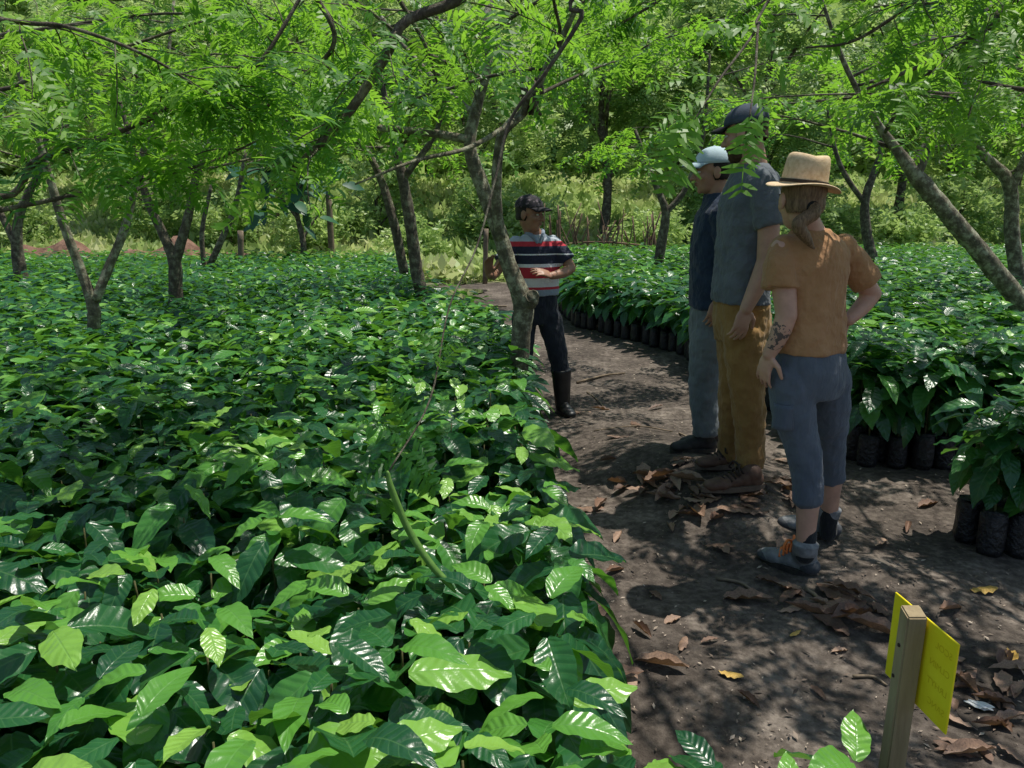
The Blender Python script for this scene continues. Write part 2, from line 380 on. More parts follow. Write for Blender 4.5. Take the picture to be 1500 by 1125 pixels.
# ------------------------------------------------------------------ trees
SUN = Vector((.30, .14, .93)).normalized()
def proj(p):
    v = np.asarray(p, float)-np.array((0, 0, CH)); z = v[1]*cp-v[2]*sp; u = v[1]*sp+v[2]*cp
    if z < .05: return None
    return 750+FP*v[0]/z, 562.5-FP*u/z
def keep_default(p, zmin):
    if p[2] < zmin: return False
    if np.linalg.norm(p-np.array((0, 0, CH))) < 1.9: return False
    if p[1] < 5.6 and p[0] > .15 and p[2] < 2.35: return False
    return True
def twig(accw, fl, p0, d, L, fs, step, tint, near=False, r0=.0045):
    n = 6; pts = [np.array(p0, float)]; d = nrm(np.array(d, float))
    for k in range(n):
        d = nrm(d+np.array((random.uniform(-.18, .18), random.uniform(-.18, .18), -.10+random.uniform(-.1, .1)))); pts.append(pts[-1]+d*L/n)
    pts = np.array(pts); tube(accw, pts, np.linspace(r0, .0015, n+1), 4)
    m = max(2, int(L/step))
    for k in range(m+1):
        t = .12+.88*k/m; f = t*n; i0 = min(n-1, int(f)); p = pts[i0]+(pts[i0+1]-pts[i0])*(f-i0); tg = nrm(pts[i0+1]-pts[i0])
        sd = nrm(np.cross(tg, (0, 0, 1)))*(1 if k % 2 else -1)
        dd = tg*random.uniform(.2, .9)+sd*random.uniform(.4, 1.1)+np.array((0, 0, random.uniform(-.6, .25)))
        if k == m: dd = tg+np.array((0, 0, -.15))
        fl.append((p, dd, (random.uniform(-.7, .7), random.uniform(-.7, .7), 1), fs*random.uniform(.6, 1.25), min(1, max(0, tint+random.uniform(-.3, .3)))))
def flush(accf, fl, tm, keep):
    fl = [f for f in fl if keep(f[0])]
    if not fl: return
    for q in range(len(tm)):
        g = fl[q::len(tm)]
        if g: inst(accf, tm[q], [f[1] for f in g], [f[2] for f in g], [f[0] for f in g], [f[3] for f in g], [f[4] for f in g])
def tree(label, limbs, nsec=6, seclen=1.6, ntw=4, twl=.6, fs=.20, step=.06, zmin=2.02, tm=F_MID, group=None, mat='bark', lowfrac=.5, tint=.52, name='shade_tree', keep=None, spawn=None, sides=9, wob=.07, rs=.86):
    b = limbs[0][0][0]; base = Vector((b.x, b.y, gh(b.x, b.y)-.02))
    root = empty(name, base, label, 'tree', group)
    aw = Acc(); tw = Acc(); af = Acc(); fl = []
    kp = keep or (lambda p: keep_default(p, zmin))
    for li, limb in enumerate(limbs):
        pr = [(q, r*rs) for q, r in limb]
        if li == 0: pr = [(Vector((b.x, b.y, base.z)), limb[0][1]*1.25*rs)]+pr if b.z > base.z+.05 else pr
        pn, rn = cr_path(pr, 7); tube(aw, pn, rn, sides, wob)
        if spawn is not None and li not in spawn: continue
        m = len(pn)
        for k in range(nsec):
            i0 = min(m-1, int(m*(lowfrac+(1-lowfrac)*(k+random.random())/nsec)))
            a = random.uniform(0, 6.28) if nsec < 3 else k*2*PI/nsec*1.6+random.uniform(-.5, .5)+li
            d = np.array((math.cos(a), math.sin(a), random.uniform(.0, .5))); p = pn[i0].copy(); L = seclen*random.uniform(.6, 1.15); pts = [p.copy()]
            for q in range(6):
                d = nrm(d+np.array((random.uniform(-.22, .22), random.uniform(-.22, .22), random.uniform(-.16, .08)))); p = p+d*L/6; pts.append(p.copy())
            if not all(kp(x) for x in pts[3:]) and pts[-1][2] < zmin: continue
            pts = np.array(pts); tube(tw, pts, np.linspace(min(.016, rn[i0]*.6), .004, 7), 6, .1)
            for q in range(ntw):
                tn = tint+random.uniform(-.4, .3)
                i1 = random.randint(2, 6); td = nrm(pts[i1]-pts[i1-1])+np.array((random.uniform(-1, 1), random.uniform(-1, 1), random.uniform(-.35, .35)))
                e = pts[i1]+nrm(td)*twl*.5
                if not kp(e): continue
                twig(tw, fl, pts[i1], td, twl*random.uniform(.6, 1.2), fs, step, tn)
            if kp(pts[-1]): twig(tw, fl, pts[-1], pts[-1]-pts[-2], twl, fs, step, tint)
    flush(af, fl, tm, kp)
    aw.build('trunk', M[mat], root, base)
    if tw.n: tw.build('twigs', M['bark_dark'], root, base)
    if af.n: af.build('crown', M['frond'], root, base)
    return root, base
def L(*a): return [(P(px, py, Y), r) for px, py, Y, r in a]
# main leaning tree in front of the guide
root, base = tree('leaning lichen-covered shade tree with a sawn knob standing in front of the guide',
    [L((756, 625, 5.1, .078), (759, 560, 5.1, .072), (763, 495, 5.1, .070), (766, 445, 5.1, .074), (746, 390, 5.1, .058), (731, 340, 5.1, .055), (706, 272, 5.15, .052), (688, 212, 5.2, .046), (700, 150, 5.25, .038), (716, 90, 5.3, .03), (712, 30, 5.4, .025), (735, -60, 5.6, .018)),
     L((733, 350, 5.08, .04), (727, 285, 5.0, .036), (735, 200, 4.95, .033), (770, 160, 4.95, .030), (800, 100, 4.9, .024), (840, 20, 4.8, .018), (880, -80, 4.7, .012)),
     L((690, 205, 5.2, .032), (640, 196, 5.15, .028), (590, 190, 5.1, .025), (552, 187, 5.05, .022)),
     L((700, 170, 5.2, .024), (640, 120, 5.5, .02), (570, 40, 5.8, .015), (500, -60, 6.0, .01)),
     L((765, 170, 4.95, .020), (690, 215, 4.5, .014), (610, 235, 4.1, .010), (520, 270, 3.9, .005))],
    nsec=5, seclen=1.7, ntw=3, spawn=(0, 1, 3), zmin=2.05, wob=.045, rs=.95)
a = Acc(); c = P(773, 440, 5.07); tube(a, *cr_path([(c+Vector((-.03, .05, -.06)), .05), (c+Vector((.01, -.01, 0)), .060), (c+Vector((.03, -.045, .03)), .048), (c+Vector((.033, -.055, .035)), .040)], 4), 10, .10)
a.build('sawn_knob', M['bark'], root, base)
a = Acc(); c = P(780, 140, 4.93)
for k in range(7): tube(a, *cr_path([(c+Vector((random.uniform(-.06, .06), random.uniform(-.05, .05), -.11)), .008), (c+Vector((random.uniform(-.04, .04), random.uniform(-.04, .04), -.03)), .032), (c+Vector((random.uniform(-.05, .05), random.uniform(-.05, .05), .03)), .03), (c+Vector((random.uniform(-.07, .07), random.uniform(-.05, .05), .10)), .007)], 4), 7, .25)
a.build('gnarled_burl', M['bark_dark'], root, base)
tree('slender shade tree forking low into a wide V in the left bed',
    [L((138, 495, 6.2, .062), (137, 450, 6.2, .058), (120, 400, 6.2, .045), (92, 325, 6.15, .04), (70, 250, 6.1, .034), (40, 150, 6.0, .022), (10, 40, 5.9, .014)),
     L((140, 440, 6.2, .048), (160, 390, 6.25, .042), (185, 328, 6.3, .038), (205, 240, 6.35, .03), (240, 120, 6.4, .02), (255, 0, 6.5, .012))], ntw=3)
tree('dark forked shade tree behind the V-shaped one in the left bed',
    [L((258, 440, 8.3, .09), (256, 385, 8.3, .08), (240, 345, 8.3, .06), (215, 290, 8.3, .05), (190, 200, 8.3, .03), (150, 60, 8.3, .018)),
     L((256, 385, 8.3, .065), (275, 320, 8.3, .055), (290, 250, 8.3, .045), (330, 150, 8.4, .028), (360, 20, 8.5, .016))], nsec=5, mat='bark_dark', fs=.25, step=.085)
tree('short stout shade tree at the far left picture edge',
    [L((32, 410, 11, .11), (25, 360, 11, .09), (30, 310, 11, .07), (60, 240, 11, .05), (80, 120, 11, .03)), L((24, 360, 11, .06), (-10, 290, 11, .05), (-60, 180, 11, .03))], nsec=5, mat='bark_dark', fs=.29, step=.11)
tree('twin-stemmed shade tree at the path edge left of the guide',
    [L((622, 450, 9.3, .10), (610, 395, 9.3, .09), (600, 320, 9.3, .085), (588, 255, 9.3, .07), (570, 170, 9.3, .045), (545, 60, 9.3, .028)),
     L((592, 400, 9.5, .07), (575, 320, 9.5, .065), (548, 240, 9.5, .05), (490, 150, 9.5, .03), (450, 20, 9.6, .02)), L((592, 260, 9.3, .05), (640, 190, 9.2, .035), (660, 90, 9.1, .022))], nsec=5, mat='bark_dark', fs=.26, step=.09)
tree('dark thin shade tree forking above the right bed behind the hikers',
    [L((962, 405, 12, .10), (970, 350, 12, .09), (975, 310, 12, .075), (960, 270, 12, .05), (930, 190, 12, .03)), L((975, 312, 12, .06), (1005, 275, 12, .05), (1030, 200, 12, .035), (1040, 80, 12, .02))], nsec=5, mat='bark_dark', fs=.3, step=.11)
tree('dark stubby shade tree in the right bed right of the woman in the straw hat',
    [L((1282, 400, 12, .10), (1270, 345, 12, .09), (1268, 290, 12, .075), (1290, 220, 12, .05), (1300, 100, 12, .03)), L((1268, 300, 12, .05), (1230, 240, 12, .04), (1210, 150, 12, .02))], nsec=5, mat='bark_dark', fs=.3, step=.11)
tree('thick shade tree leaning left from the right picture edge',
    [L((1545, 560, 6.3, .10), (1500, 455, 6.3, .092), (1440, 375, 6.3, .088), (1390, 315, 6.3, .082), (1345, 262, 6.3, .075), (1318, 225, 6.3, .05), (1285, 180, 6.3, .034), (1240, 100, 6.2, .022), (1200, -10, 6.1, .014)),
     L((1340, 255, 6.3, .06), (1365, 205, 6.3, .055), (1402, 165, 6.3, .05), (1418, 110, 6.3, .036), (1450, 0, 6.4, .024))], nsec=7, seclen=1.8)
tree('upright shade tree half hidden behind the leaning one at right',
    [L((1490, 420, 8.6, .10), (1482, 340, 8.6, .09), (1478, 270, 8.6, .08), (1440, 225, 8.6, .055), (1400, 170, 8.6, .04), (1370, 60, 8.6, .022)), L((1480, 280, 8.6, .055), (1510, 210, 8.6, .045), (1540, 100, 8.6, .028))], nsec=5, fs=.26, step=.09)
tree('thin double-stemmed tree in the middle of the left bed far back',
    [L((305, 398, 13, .07), (325, 350, 13, .06), (345, 300, 13, .05), (360, 220, 13, .03)), L((300, 395, 13, .05), (296, 340, 13, .045), (310, 270, 13, .03))], nsec=5, mat='bark_dark', zmin=2.15, fs=.32, step=.12)
# overhead trees whose stems stand outside the frame but whose boughs reach in
def limbs_near(root, base, limbs, every, fs, twl, tint, step=.075, avoid=None):
    aw = Acc(); af = Acc(); fl = []
    for li in limbs:
        pn, rn = cr_path([(q, r*.85) for q, r in li], 8); tube(aw, pn, rn, 7, .08)
        m = len(pn)
        for i in range(int(m*.15), m, every):
            tg = nrm(pn[min(i+1, m-1)]-pn[i-1]); a = np.array((random.uniform(-1, 1), random.uniform(-1, 1), random.uniform(-.3, .3))); d = tg*.6+a; e = pn[i]+nrm(d)*twl
            if avoid is not None and (avoid(e) or avoid(pn[i])): continue
            twig(aw, fl, pn[i], d, twl*random.uniform(.6, 1.2), fs, step, tint+random.uniform(-.5, .25), r0=.003)
    def kp(p):
        if np.linalg.norm(p-np.array((0, 0, CH))) < 1.6 or p[2] < 1.0: return False
        return avoid is None or not avoid(p)
    flush(af, fl, F_NEAR, kp)
    aw.build('bough', M['bark_dark'], root, base); af.build('hanging_leaves', M['frond'], root, base)
def avoid_right(p):
    q = proj(p)
    return q is None or q[1] > 215 or (940 < q[0] < 1260 and q[1] > 40)
def avoid_left(p):
    q = proj(p)
    return q is None or q[1] > 275 or (q[0] > 620 and q[1] > 130)
V3 = Vector
OV = dict(tm=F_SOL, step=.055, twl=.5, fs=.21)
rB, bB = tree('feathery-leaved shade tree whose near boughs hang across the upper left',
    [[(V3((-3.4, 1.9, 0)), .09), (V3((-3.3, 2.0, 1.2)), .08), (V3((-3.0, 2.2, 2.3)), .07), (V3((-2.5, 2.6, 3.0)), .045), (V3((-1.8, 2.9, 3.5)), .025)],
     [(V3((-3.3, 2.0, 1.5)), .06), (V3((-3.6, 2.9, 2.5)), .05), (V3((-3.6, 3.8, 3.2)), .03)]], nsec=4, seclen=1.8, zmin=2.5, ntw=2, **OV)
limbs_near(rB, bB, [
    [(V3((-3.0, 2.2, 2.3)), .03)]+L((-60, 275, 2.9, .017), (60, 232, 2.9, .016), (180, 190, 2.95, .014), (265, 150, 3.0, .013), (340, 110, 3.05, .011), (385, 85, 3.1, .01), (450, -20, 3.2, .008)),
    [(V3((-2.5, 2.6, 3.0)), .03)]+L((620, -70, 2.7, .022), (585, 40, 2.65, .02), (535, 130, 2.6, .019), (480, 200, 2.55, .016), (425, 252, 2.5, .012)),
    [(V3((-3.0, 2.2, 2.3)), .025)]+L((-80, 120, 3.2, .012), (60, 110, 3.3, .010), (180, 70, 3.4, .008), (300, 30, 3.5, .006)),
    [(V3((-3.0, 2.2, 2.3)), .02)]+L((-50, 20, 2.6, .010), (100, 40, 2.7, .008), (230, 90, 2.8, .006), (330, 160, 2.9, .004)),
    L((400, 195, 3.3, .004), (300, 240, 3.3, .007), (180, 270, 3.3, .009), (40, 300, 3.3, .012), (-120, 330, 3.2, .016)),
    L((440, -40, 3.6, .016), (490, 60, 3.6, .013), (420, 130, 3.7, .010), (330, 210, 3.8, .006)),
    L((560, -40, 4.2, .016), (620, 60, 4.2, .012), (640, 120, 4.3, .007)),
    L((-60, 60, 4.2, .012), (80, 40, 4.2, .010), (240, 20, 4.2, .008), (420, 30, 4.2, .006)),
    L((300, -60, 3.9, .012), (380, 20, 3.9, .009), (520, 60, 4.0, .006)),
    L((-60, -20, 4.6, .012), (120, 0, 4.6, .010), (320, -10, 4.6, .008), (480, 0, 4.6, .006))], 2, .175, .40, .60, avoid=avoid_left)
rA, bA = tree('feathery-leaved shade tree whose thin boughs hang down over the upper right',
    [[(V3((3.5, 1.3, 0)), .09), (V3((3.4, 1.4, 1.3)), .08), (V3((3.1, 1.7, 2.4)), .07), (V3((2.5, 2.0, 3.1)), .045), (V3((1.7, 2.2, 3.6)), .025)],
     [(V3((3.1, 1.7, 2.4)), .05), (V3((3.3, 2.6, 3.0)), .04), (V3((3.0, 3.5, 3.5)), .025)],
     [(V3((3.1, 1.7, 2.4)), .05), (V3((2.5, 2.9, 3.1)), .035), (V3((1.6, 4.0, 3.5)), .02)]], nsec=5, seclen=1.7, zmin=2.7, ntw=3, **OV)
limbs_near(rA, bA, [
    [(V3((3.1, 1.7, 2.4)), .02)]+L((1560, -20, 3.0, .014), (1450, 40, 3.0, .012), (1360, 90, 3.0, .01), (1270, 130, 3.0, .006)),
    [(V3((3.1, 1.7, 2.4)), .02)]+L((1600, 90, 3.4, .014), (1520, 130, 3.4, .012), (1440, 120, 3.4, .008)),
    [(V3((2.5, 2.0, 3.1)), .02)]+L((1420, -60, 3.4, .012), (1330, 10, 3.4, .01), (1250, 60, 3.5, .008), (1180, 70, 3.6, .005)),
    [(V3((2.5, 2.0, 3.1)), .02)]+L((1250, -90, 4.4, .012), (1150, -20, 4.5, .01), (1060, 40, 4.6, .007)),
    [(V3((2.5, 2.0, 3.1)), .02)]+L((1520, -40, 4.2, .012), (1400, 0, 4.2, .01), (1280, 10, 4.2, .007)),
    [(V3((1.7, 2.2, 3.6)), .02)]+L((1050, -80, 4.2, .012), (980, -10, 4.3, .01), (900, 40, 4.4, .008))], 2, .175, .40, .58, avoid=avoid_right)
# the dangling branch with the seed pod, and the close fronds by the tall man's cap
aw = Acc(); af = Acc(); fl = []
pn, rn = cr_path([(V3((1.7, 2.2, 3.6)), .010)]+L((900, -80, 2.5, .008), (852, 25, 2.5, .007), (800, 105, 2.5, .006), (748, 175, 2.5, .0052), (726, 260, 2.45, .0042), (699, 360, 2.35, .003), (658, 450, 2.2, .0025), (630, 585, 2.0, .0025), (570, 690, 1.85, .0025)), 6); tube(aw, pn, rn, 6, .06)
def fr(px, py, Y, qx, qy, QY, s, t=.5): p = P(px, py, Y); q = P(qx, qy, QY); fl.append((np.array(p), np.array(q-p), (random.uniform(-.3, .3), -.6, 1), s, t))
fr(600, 640, 1.93, 560, 560, 1.9, .15, .05); fr(600, 645, 1.93, 525, 605, 1.85, .15, .0); fr(585, 665, 1.9, 515, 695, 1.85, .15, .0); fr(590, 660, 1.9, 655, 740, 1.9, .16, .0); fr(605, 635, 1.95, 665, 700, 1.95, .14, .0); fr(640, 545, 2.05, 690, 440, 2.1, .10, .5); fr(645, 520, 2.08, 600, 470, 2.1, .09, .4)
pn2, rn2 = cr_path([(V3((1.7, 2.2, 3.6)), .010)]+L((1165, -60, 2.4, .005), (1110, 40, 2.2, .004), (1055, 115, 2.05, .0032), (1018, 175, 1.95, .002)), 5); tube(aw, pn2, rn2, 6)
pn3, rn3 = cr_path(L((1110, 40, 2.2, .004), (1106, 110, 2.05, .003), (1098, 172, 1.93, .002)), 5); tube(aw, pn3, rn3, 6)
fr(1018, 175, 1.95, 962, 300, 1.85, .19, .65); fr(1022, 165, 1.97, 930, 230, 1.9, .18, .7); fr(1038, 140, 2.0, 940, 150, 1.95, .16, .65); fr(1055, 115, 2.05, 965, 80, 2.0, .15, .65); fr(1110, 40, 2.2, 1200, 90, 2.15, .15, .6); fr(1110, 40, 2.2, 1020, 40, 2.2, .16, .6); fr(1140, 0, 2.28, 1220, 30, 2.2, .16, .6)
fr(1098, 172, 1.93, 1078, 290, 1.86, .165, .6); fr(1100, 165, 1.94, 1125, 260, 1.88, .12, .55); fr(1104, 130, 2.0, 1150, 185, 1.97, .11, .65)
flush(af, fl, F_NEAR, lambda p: True)
aw.build('dangling_branch', M['bark_dark'], rA, bA); af.build('dangling_leaves', M['frond'], rA, bA)
a = Acc(); tube(a, *cr_path(L((568, 690, 1.85, .004), (573, 715, 1.85, .009), (598, 775, 1.85, .010), (630, 825, 1.83, .010), (655, 853, 1.82, .009), (668, 868, 1.81, .003)), 6), 8); a.build('seed_pod', M['pod'], rA, bA)
# unseen trees added outside the frame to cast more overhead shade
for q, (x, y) in enumerate(((-6.6, 4.6), (1.0, -2.2), (5.5, 3.4), (-1.6, -.8))):
    tree('unseen feathery tree added behind or beside the viewer to cast shade', [[(V3((x, y, 0)), .09), (V3((x+.1, y, 1.4)), .08), (V3((x-.2, y+.2, 2.6)), .06), (V3((x-.1, y+.5, 3.6)), .03)], [(V3((x, y, 1.6)), .05), (V3((x+.7, y+.4, 2.8)), .035), (V3((x+1.2, y+.5, 3.4)), .02)]],
         nsec=4, seclen=1.8, zmin=2.7, ntw=2 if x < 0 else 3, group='unseen trees added around the viewer for shade', **OV)
# background trees
def bg_tree(x, y, h, rx, z0, label, group, tint, tm, fs, n=1700, mat='far', name='woodland_tree', sig=.36, nc=42):
    g = gh(x, y); base = Vector((x, y, g-.05)); root = empty(name, base, label, 'tree' if 'tree' in name else 'shrub', group); k0 = min(1, h/5)
    aw = Acc(); tube(aw, *cr_path([(V3((x, y, g-.05)), .14*k0), (V3((x+.1*k0, y, g+h*.25)), .11*k0), (V3((x-.1*k0, y+.1*k0, g+h*.5)), .08*k0), (V3((x, y, g+h*.8)), .04*k0)], 5), 8, .1)
    for k in range(5):
        a = k*1.3+random.random(); tube(aw, *cr_path([(V3((x, y, g+h*(.25+.08*k))), .06*k0), (V3((x+rx*.4*math.cos(a), y+rx*.4*math.sin(a), g+h*(.4+.08*k))), .04*k0), (V3((x+rx*.75*math.cos(a), y+rx*.75*math.sin(a), g+h*(.5+.08*k))), .015*k0)], 4), 6, .1)
    aw.build('trunk' if 'tree' in name else 'stem', M['bark_dark'], root, base)
    C = []
    while len(C) < nc:
        v = rng.random(3)*2-1
        if .15 < v.dot(v) < 1: C.append((x+v[0]*rx, y+v[1]*rx*.8, g+z0+(h-z0)*(v[2]*.5+.5)))
    C = np.array(C); ct = np.clip(tint+rng.normal(0, .25, nc), 0, 1); idx = rng.integers(0, nc, n)
    T = C[idx]+rng.normal(0, sig, (n, 3)); D = rng.normal(0, 1, (n, 3)); D[:, 2] = D[:, 2]*.4-.25; N = rng.normal(0, .4, (n, 3)); N[:, 2] = 1; N[:, 1] -= .4
    T[:, 2] = np.maximum(T[:, 2], g+.15)
    af = Acc(); inst(af, tm, D, N, T, fs*rng.uniform(.7, 1.3, n), np.clip(ct[idx]+rng.normal(0, .12, n), 0, 1)); af.build('crown' if 'tree' in name else 'foliage', M[mat], root, base)
lb = 'leafy tree in the dense sunlit woodland behind the nursery beds'
k = 0
for (x, y, h, rx, z0, t) in ((-15.5, 21, 7.2, 2.2, 2.0, .5), (-10.6, 23, 7.4, 2.1, 2.0, .7), (-6.2, 22.5, 7.0, 2.0, 2.2, .6), (-3.6, 24.5, 7.4, 1.9, 1.4, .75), (-1.2, 22.5, 7.4, 2.0, 2.4, .6), (2.4, 20.5, 6.8, 1.8, 1.9, .4), (4.6, 22.5, 7.0, 1.8, 1.2, .7), (6.6, 20.6, 7.0, 2.0, 2.1, .5), (10.6, 21.5, 7.2, 2.1, 1.8, .7), (13.0, 23.5, 7.2, 2.0, 1.2, .75), (15.6, 21, 7.2, 2.3, 1.8, .7), (-18.5, 26, 8, 3, 1.0, .7), (-13, 27, 8.2, 3, .8, .8), (-8.5, 28, 8.2, 3, .8, .8), (-.6, 28, 8.6, 3.0, .8, .85), (8.2, 28, 8.2, 3.0, .8, .8), (18, 28, 8.4, 3.0, .8, .8)):
    bg_tree(x, y, h, rx, z0, lb, 'trees of the background woodland', t, F_FAR if k % 3 else CLU[0], .45 if k % 3 else .45, 1150); k += 1
for (x, y, h, rx, t) in ((-12.5, 19.4, 1.9, 1.0, .75), (-9.8, 21.0, 2.2, 1.1, .6), (-7.4, 20.2, 1.7, .9, .85), (-5.2, 19.4, 1.3, .8, .9), (-3.6, 20.8, 2.3, 1.0, .6), (-2.4, 18.4, .9, .6, 1.0), (-.8, 20.2, 1.9, .8, .7), (.6, 19.2, 1.2, .6, .9), (3.3, 18.2, 1.1, .6, .95), (4.4, 20.2, 2.2, .9, .6), (6.0, 18.8, 1.3, .7, .9), (7.8, 20.0, 2.2, 1.0, .65), (9.6, 18.8, 1.5, .8, .85), (11.6, 20.0, 2.2, 1.0, .7), (13.6, 18.8, 1.7, 1.1, .9)):
    bg_tree(x, y, h, rx, .15, 'sunlit yellow green shrub in the clearing beyond the nursery beds', 'sunlit shrubs in the clearing', t, CLU[2], .28, 520, name='sunlit_shrub', sig=.22, nc=16)
c = P(440, 355, 16.5); bg_tree(c.x, 16.5, 2.9, .75, 1.6, 'small tree with dark drooping broad leaves at the back of the left bed', None, .5, leaf_tmpl(4, 2, W=.2, wave=0, droop=.3), .42, 150, mat='dark_broad', name='broadleaf_tree')
af = Acc(); n = 9500; T = np.stack([rng.uniform(-36, 36, n), rng.uniform(32, 39, n), np.zeros(n)], -1); T[:, 2] = gh_np(T[:, 0], T[:, 1])+rng.random(n)**1.0*(8.2+1.2*np.sin(T[:, 0]*.8)+.8*np.sin(T[:, 0]*2.1))
T[:, 1] += (T[:, 2]-5)*.5
D = rng.normal(0, 1, (n, 3)); N = rng.normal(0, .5, (n, 3)); N[:, 2] += 1; N[:, 1] -= .6
inst(af, CLU[1], D, N, T, rng.uniform(1.1, 2.1, n), np.clip(.8+.3*np.sin(T[:, 0]*.7)*np.sin(T[:, 2]*.9+T[:, 1])+rng.normal(0, .15, n), 0, 1))
tag(af.build('far_woodland', M['far']), 'far mass of green woodland closing the view', 'woodland', kind='stuff')
# weeds
af = Acc(); n = 19000; T = np.stack([rng.uniform(-20, 20, n), 15.2+rng.random(n)*17, np.zeros(n)], -1)
T = T[(np.sin(T[:, 0]*1.1+1)+np.sin(T[:, 1]*1.7+T[:, 0]*.5)+rng.normal(0, .7, n)) > -.8]; T = T[(T[:, 1] > 16.7) | ((T[:, 0] > -2) & (T[:, 0] < .2))]; T = T[(T[:, 0] > -4.4) | (T[:, 1] > 18.2)]; n = len(T); T[:, 2] = gh_np(T[:, 0], T[:, 1])
D = rng.normal(0, .45, (n, 3)); D[:, 2] = 1; inst(af, CLU[2], D, rng.normal(0, 1, (n, 3)), T+np.array((0, 0, .2)), rng.uniform(.3, .85, n), np.clip(.6+.3*np.sin(T[:, 0]*.9+T[:, 1]*.6)+rng.normal(0, .2, n), 0, 1))
tag(af.build('tall_weeds', M['weed']), 'sunlit yellow green weeds beyond the nursery beds', 'weeds', kind='stuff')
# pole fence behind the right bed
c = P(880, 330, 16.6); fr_ = empty('pole_fence', (c.x, 16.6, 0), 'rough fence of upright brown poles behind the guide', 'fence')
for k in range(64):
    x = -1.3+k*.042+random.uniform(-.08, .08); h = random.choice((random.uniform(.5, 1.0), random.uniform(.9, 1.35), random.uniform(1.1, 1.6))); a = Acc(); lean = random.gauss(0, .28); r = random.uniform(.010, .032); kx = random.gauss(0, .06); yy = random.uniform(-.3, .3)
    tube(a, *cr_path([(V3((x, yy, -.05)), r), (V3((x+lean*.5+kx, yy, h*.5)), r*.9), (V3((x+lean, yy+random.uniform(-.2, .2), h)), r*.55)], 3), 6, .2); a.build('pole', M['pole'], fr_)
a = Acc(); tube(a, *cr_path([(V3((-1.2, .06, .65)), .016), (V3((0, .06, .74)), .02), (V3((1.4, .06, .62)), .016)], 4), 6, .1); a.build('rail', M['pole'], fr_)
def stake(px, py0, py1, Y, r, label, lean=.0):
    b = P(px, py1, Y); t = P(px+lean, py0, Y); z = gh(b.x, b.y); rt = Acc(); tube(rt, *cr_path([(V3((0, 0, -.05)), r), (V3(((t.x-b.x)*.5, 0, (t.z-z)*.5)), r), (V3((t.x-b.x, 0, t.z-z)), r*.95)], 3), 8, .06)
    o = rt.build('wooden_stake', M['stick']); o.location = (b.x, Y, z); tag(o, label, 'stake')
stake(352, 338, 390, 14.5, .06, 'short grey wooden stake at the back of the left bed')
stake(485, 285, 350, 17, .07, 'pale upright post right of the dark broadleaf tree', -4)
stake(710, 335, 380, 15.0, .05, 'thin post at the far end of the path left of the guide', 2)
# ------------------------------------------------------------------ ground litter
dryv = []
for v in range(6):
    V, Q, U = leaf_tmpl(8, 4, W=.20+.03*(v % 3), wave=.04, fold=.2, droop=[-.10, .16, .05, -.15, .12, .0][v], curl=[.8, .3, -.5, 1.0, -.2, .5][v], seed=v+50)
    V = V-np.array((0, .5, 0)); V[:, 2] -= V[:, 2].min(); me = mesh_np('dry_leaf', V, Q, M['dry'], None, U); dryv.append(me)
SH = [(G(1194, 846), G(1116, 820)), (G(1224, 797), G(1142, 781)), (G(1118, 712), G(1036, 716)), (G(1090, 690), G(1022, 692))]
def dry(px, py, s, label, group, mat=None, z=0, clear=0):
    g = G(px, py)
    if clear:
        for (a, b_) in SH:
            ab = b_-a; t = max(0, min(1, (g-a).dot(ab)/ab.dot(ab))); q = g-(a+ab*t)
            if q.length < clear*(1.0 if q.y > 0 else 1.35): return
    o = random.choice(dryv).copy(); col.objects.link(o); o.name = 'dry_leaf'
    o.location = (g.x, g.y, gh(g.x, g.y)+.003+z); o.rotation_euler = (random.uniform(-.12, .12), random.uniform(-.12, .12), random.uniform(0, 6.28)); o.scale = (s*random.uniform(.55, 1.05), s*random.uniform(.9, 1.35), s)
    tag(o, label, 'dead leaf', group)
    if mat: o.data = o.data.copy(); o.data.materials[0] = mat
for k in range(70):
    t = random.random(); px = 940+t*190+random.gauss(0, 30); py = 722+t*38+random.gauss(0, 22)
    dry(px, py, random.uniform(.09, .18), 'curled brown leaf in the heap at the feet of the tall man', 'leaf heap by the tall man', z=random.uniform(0, .010), clear=.12)
for k in range(48):
    t = random.random(); dry(1040+t*225+random.gauss(0, 20), 790+t*115+random.gauss(0, 22), random.uniform(.10, .20), 'dry brown leaf on the ground around the boots of the woman', 'dry leaves by the boots of the woman', z=random.uniform(0, .006), clear=.13)
for k in range(26):
    dry(random.uniform(1385, 1500), random.uniform(960, 1120), random.uniform(.07, .13), 'dry brown leaf on the ground right of the yellow sign', 'dry leaves right of the sign')
for (px, py, s) in ((905, 1002, .13), (968, 985, .14), (940, 935, .10), (1000, 955, .09), (1095, 1030, .07), (885, 965, .09), (850, 1065, .07), (985, 915, .09), (1040, 945, .07), (860, 745, .14), (835, 770, .12), (905, 790, .09), (1230, 950, .07), (1290, 900, .1), (1200, 1010, .06), (920, 1010, .1), (900, 840, .09), (960, 870, .08), (880, 900, .1)):
    dry(px, py, s, 'dry brown leaf lying on the bare near path', 'dry leaves on the near path')
for (px, py, s) in ((850, 610, .16), (880, 600, .14), (930, 630, .15), (905, 655, .12), (1330, 770, .12), (1360, 740, .14), (1290, 800, .12), (1150, 680, .12), (1390, 900, .12), (890, 690, .12), (960, 600, .12)):
    dry(px, py, s, 'dry leaf scattered along the middle stretch of the path', 'dry leaves along the middle path')
dry(1440, 866, .15, 'yellow fallen leaf on bare soil right of the woman', None, M['dry_yellow']); dry(1070, 995, .08, 'small pale yellow leaf on the near path', None, M['dry_yellow']); dry(1480, 968, .12, 'yellow tan leaf at the right picture edge', None, M['dry_yellow']); dry(1165, 930, .06, 'tiny yellow leaf on the path below the boots', None, M['dry_yellow'])
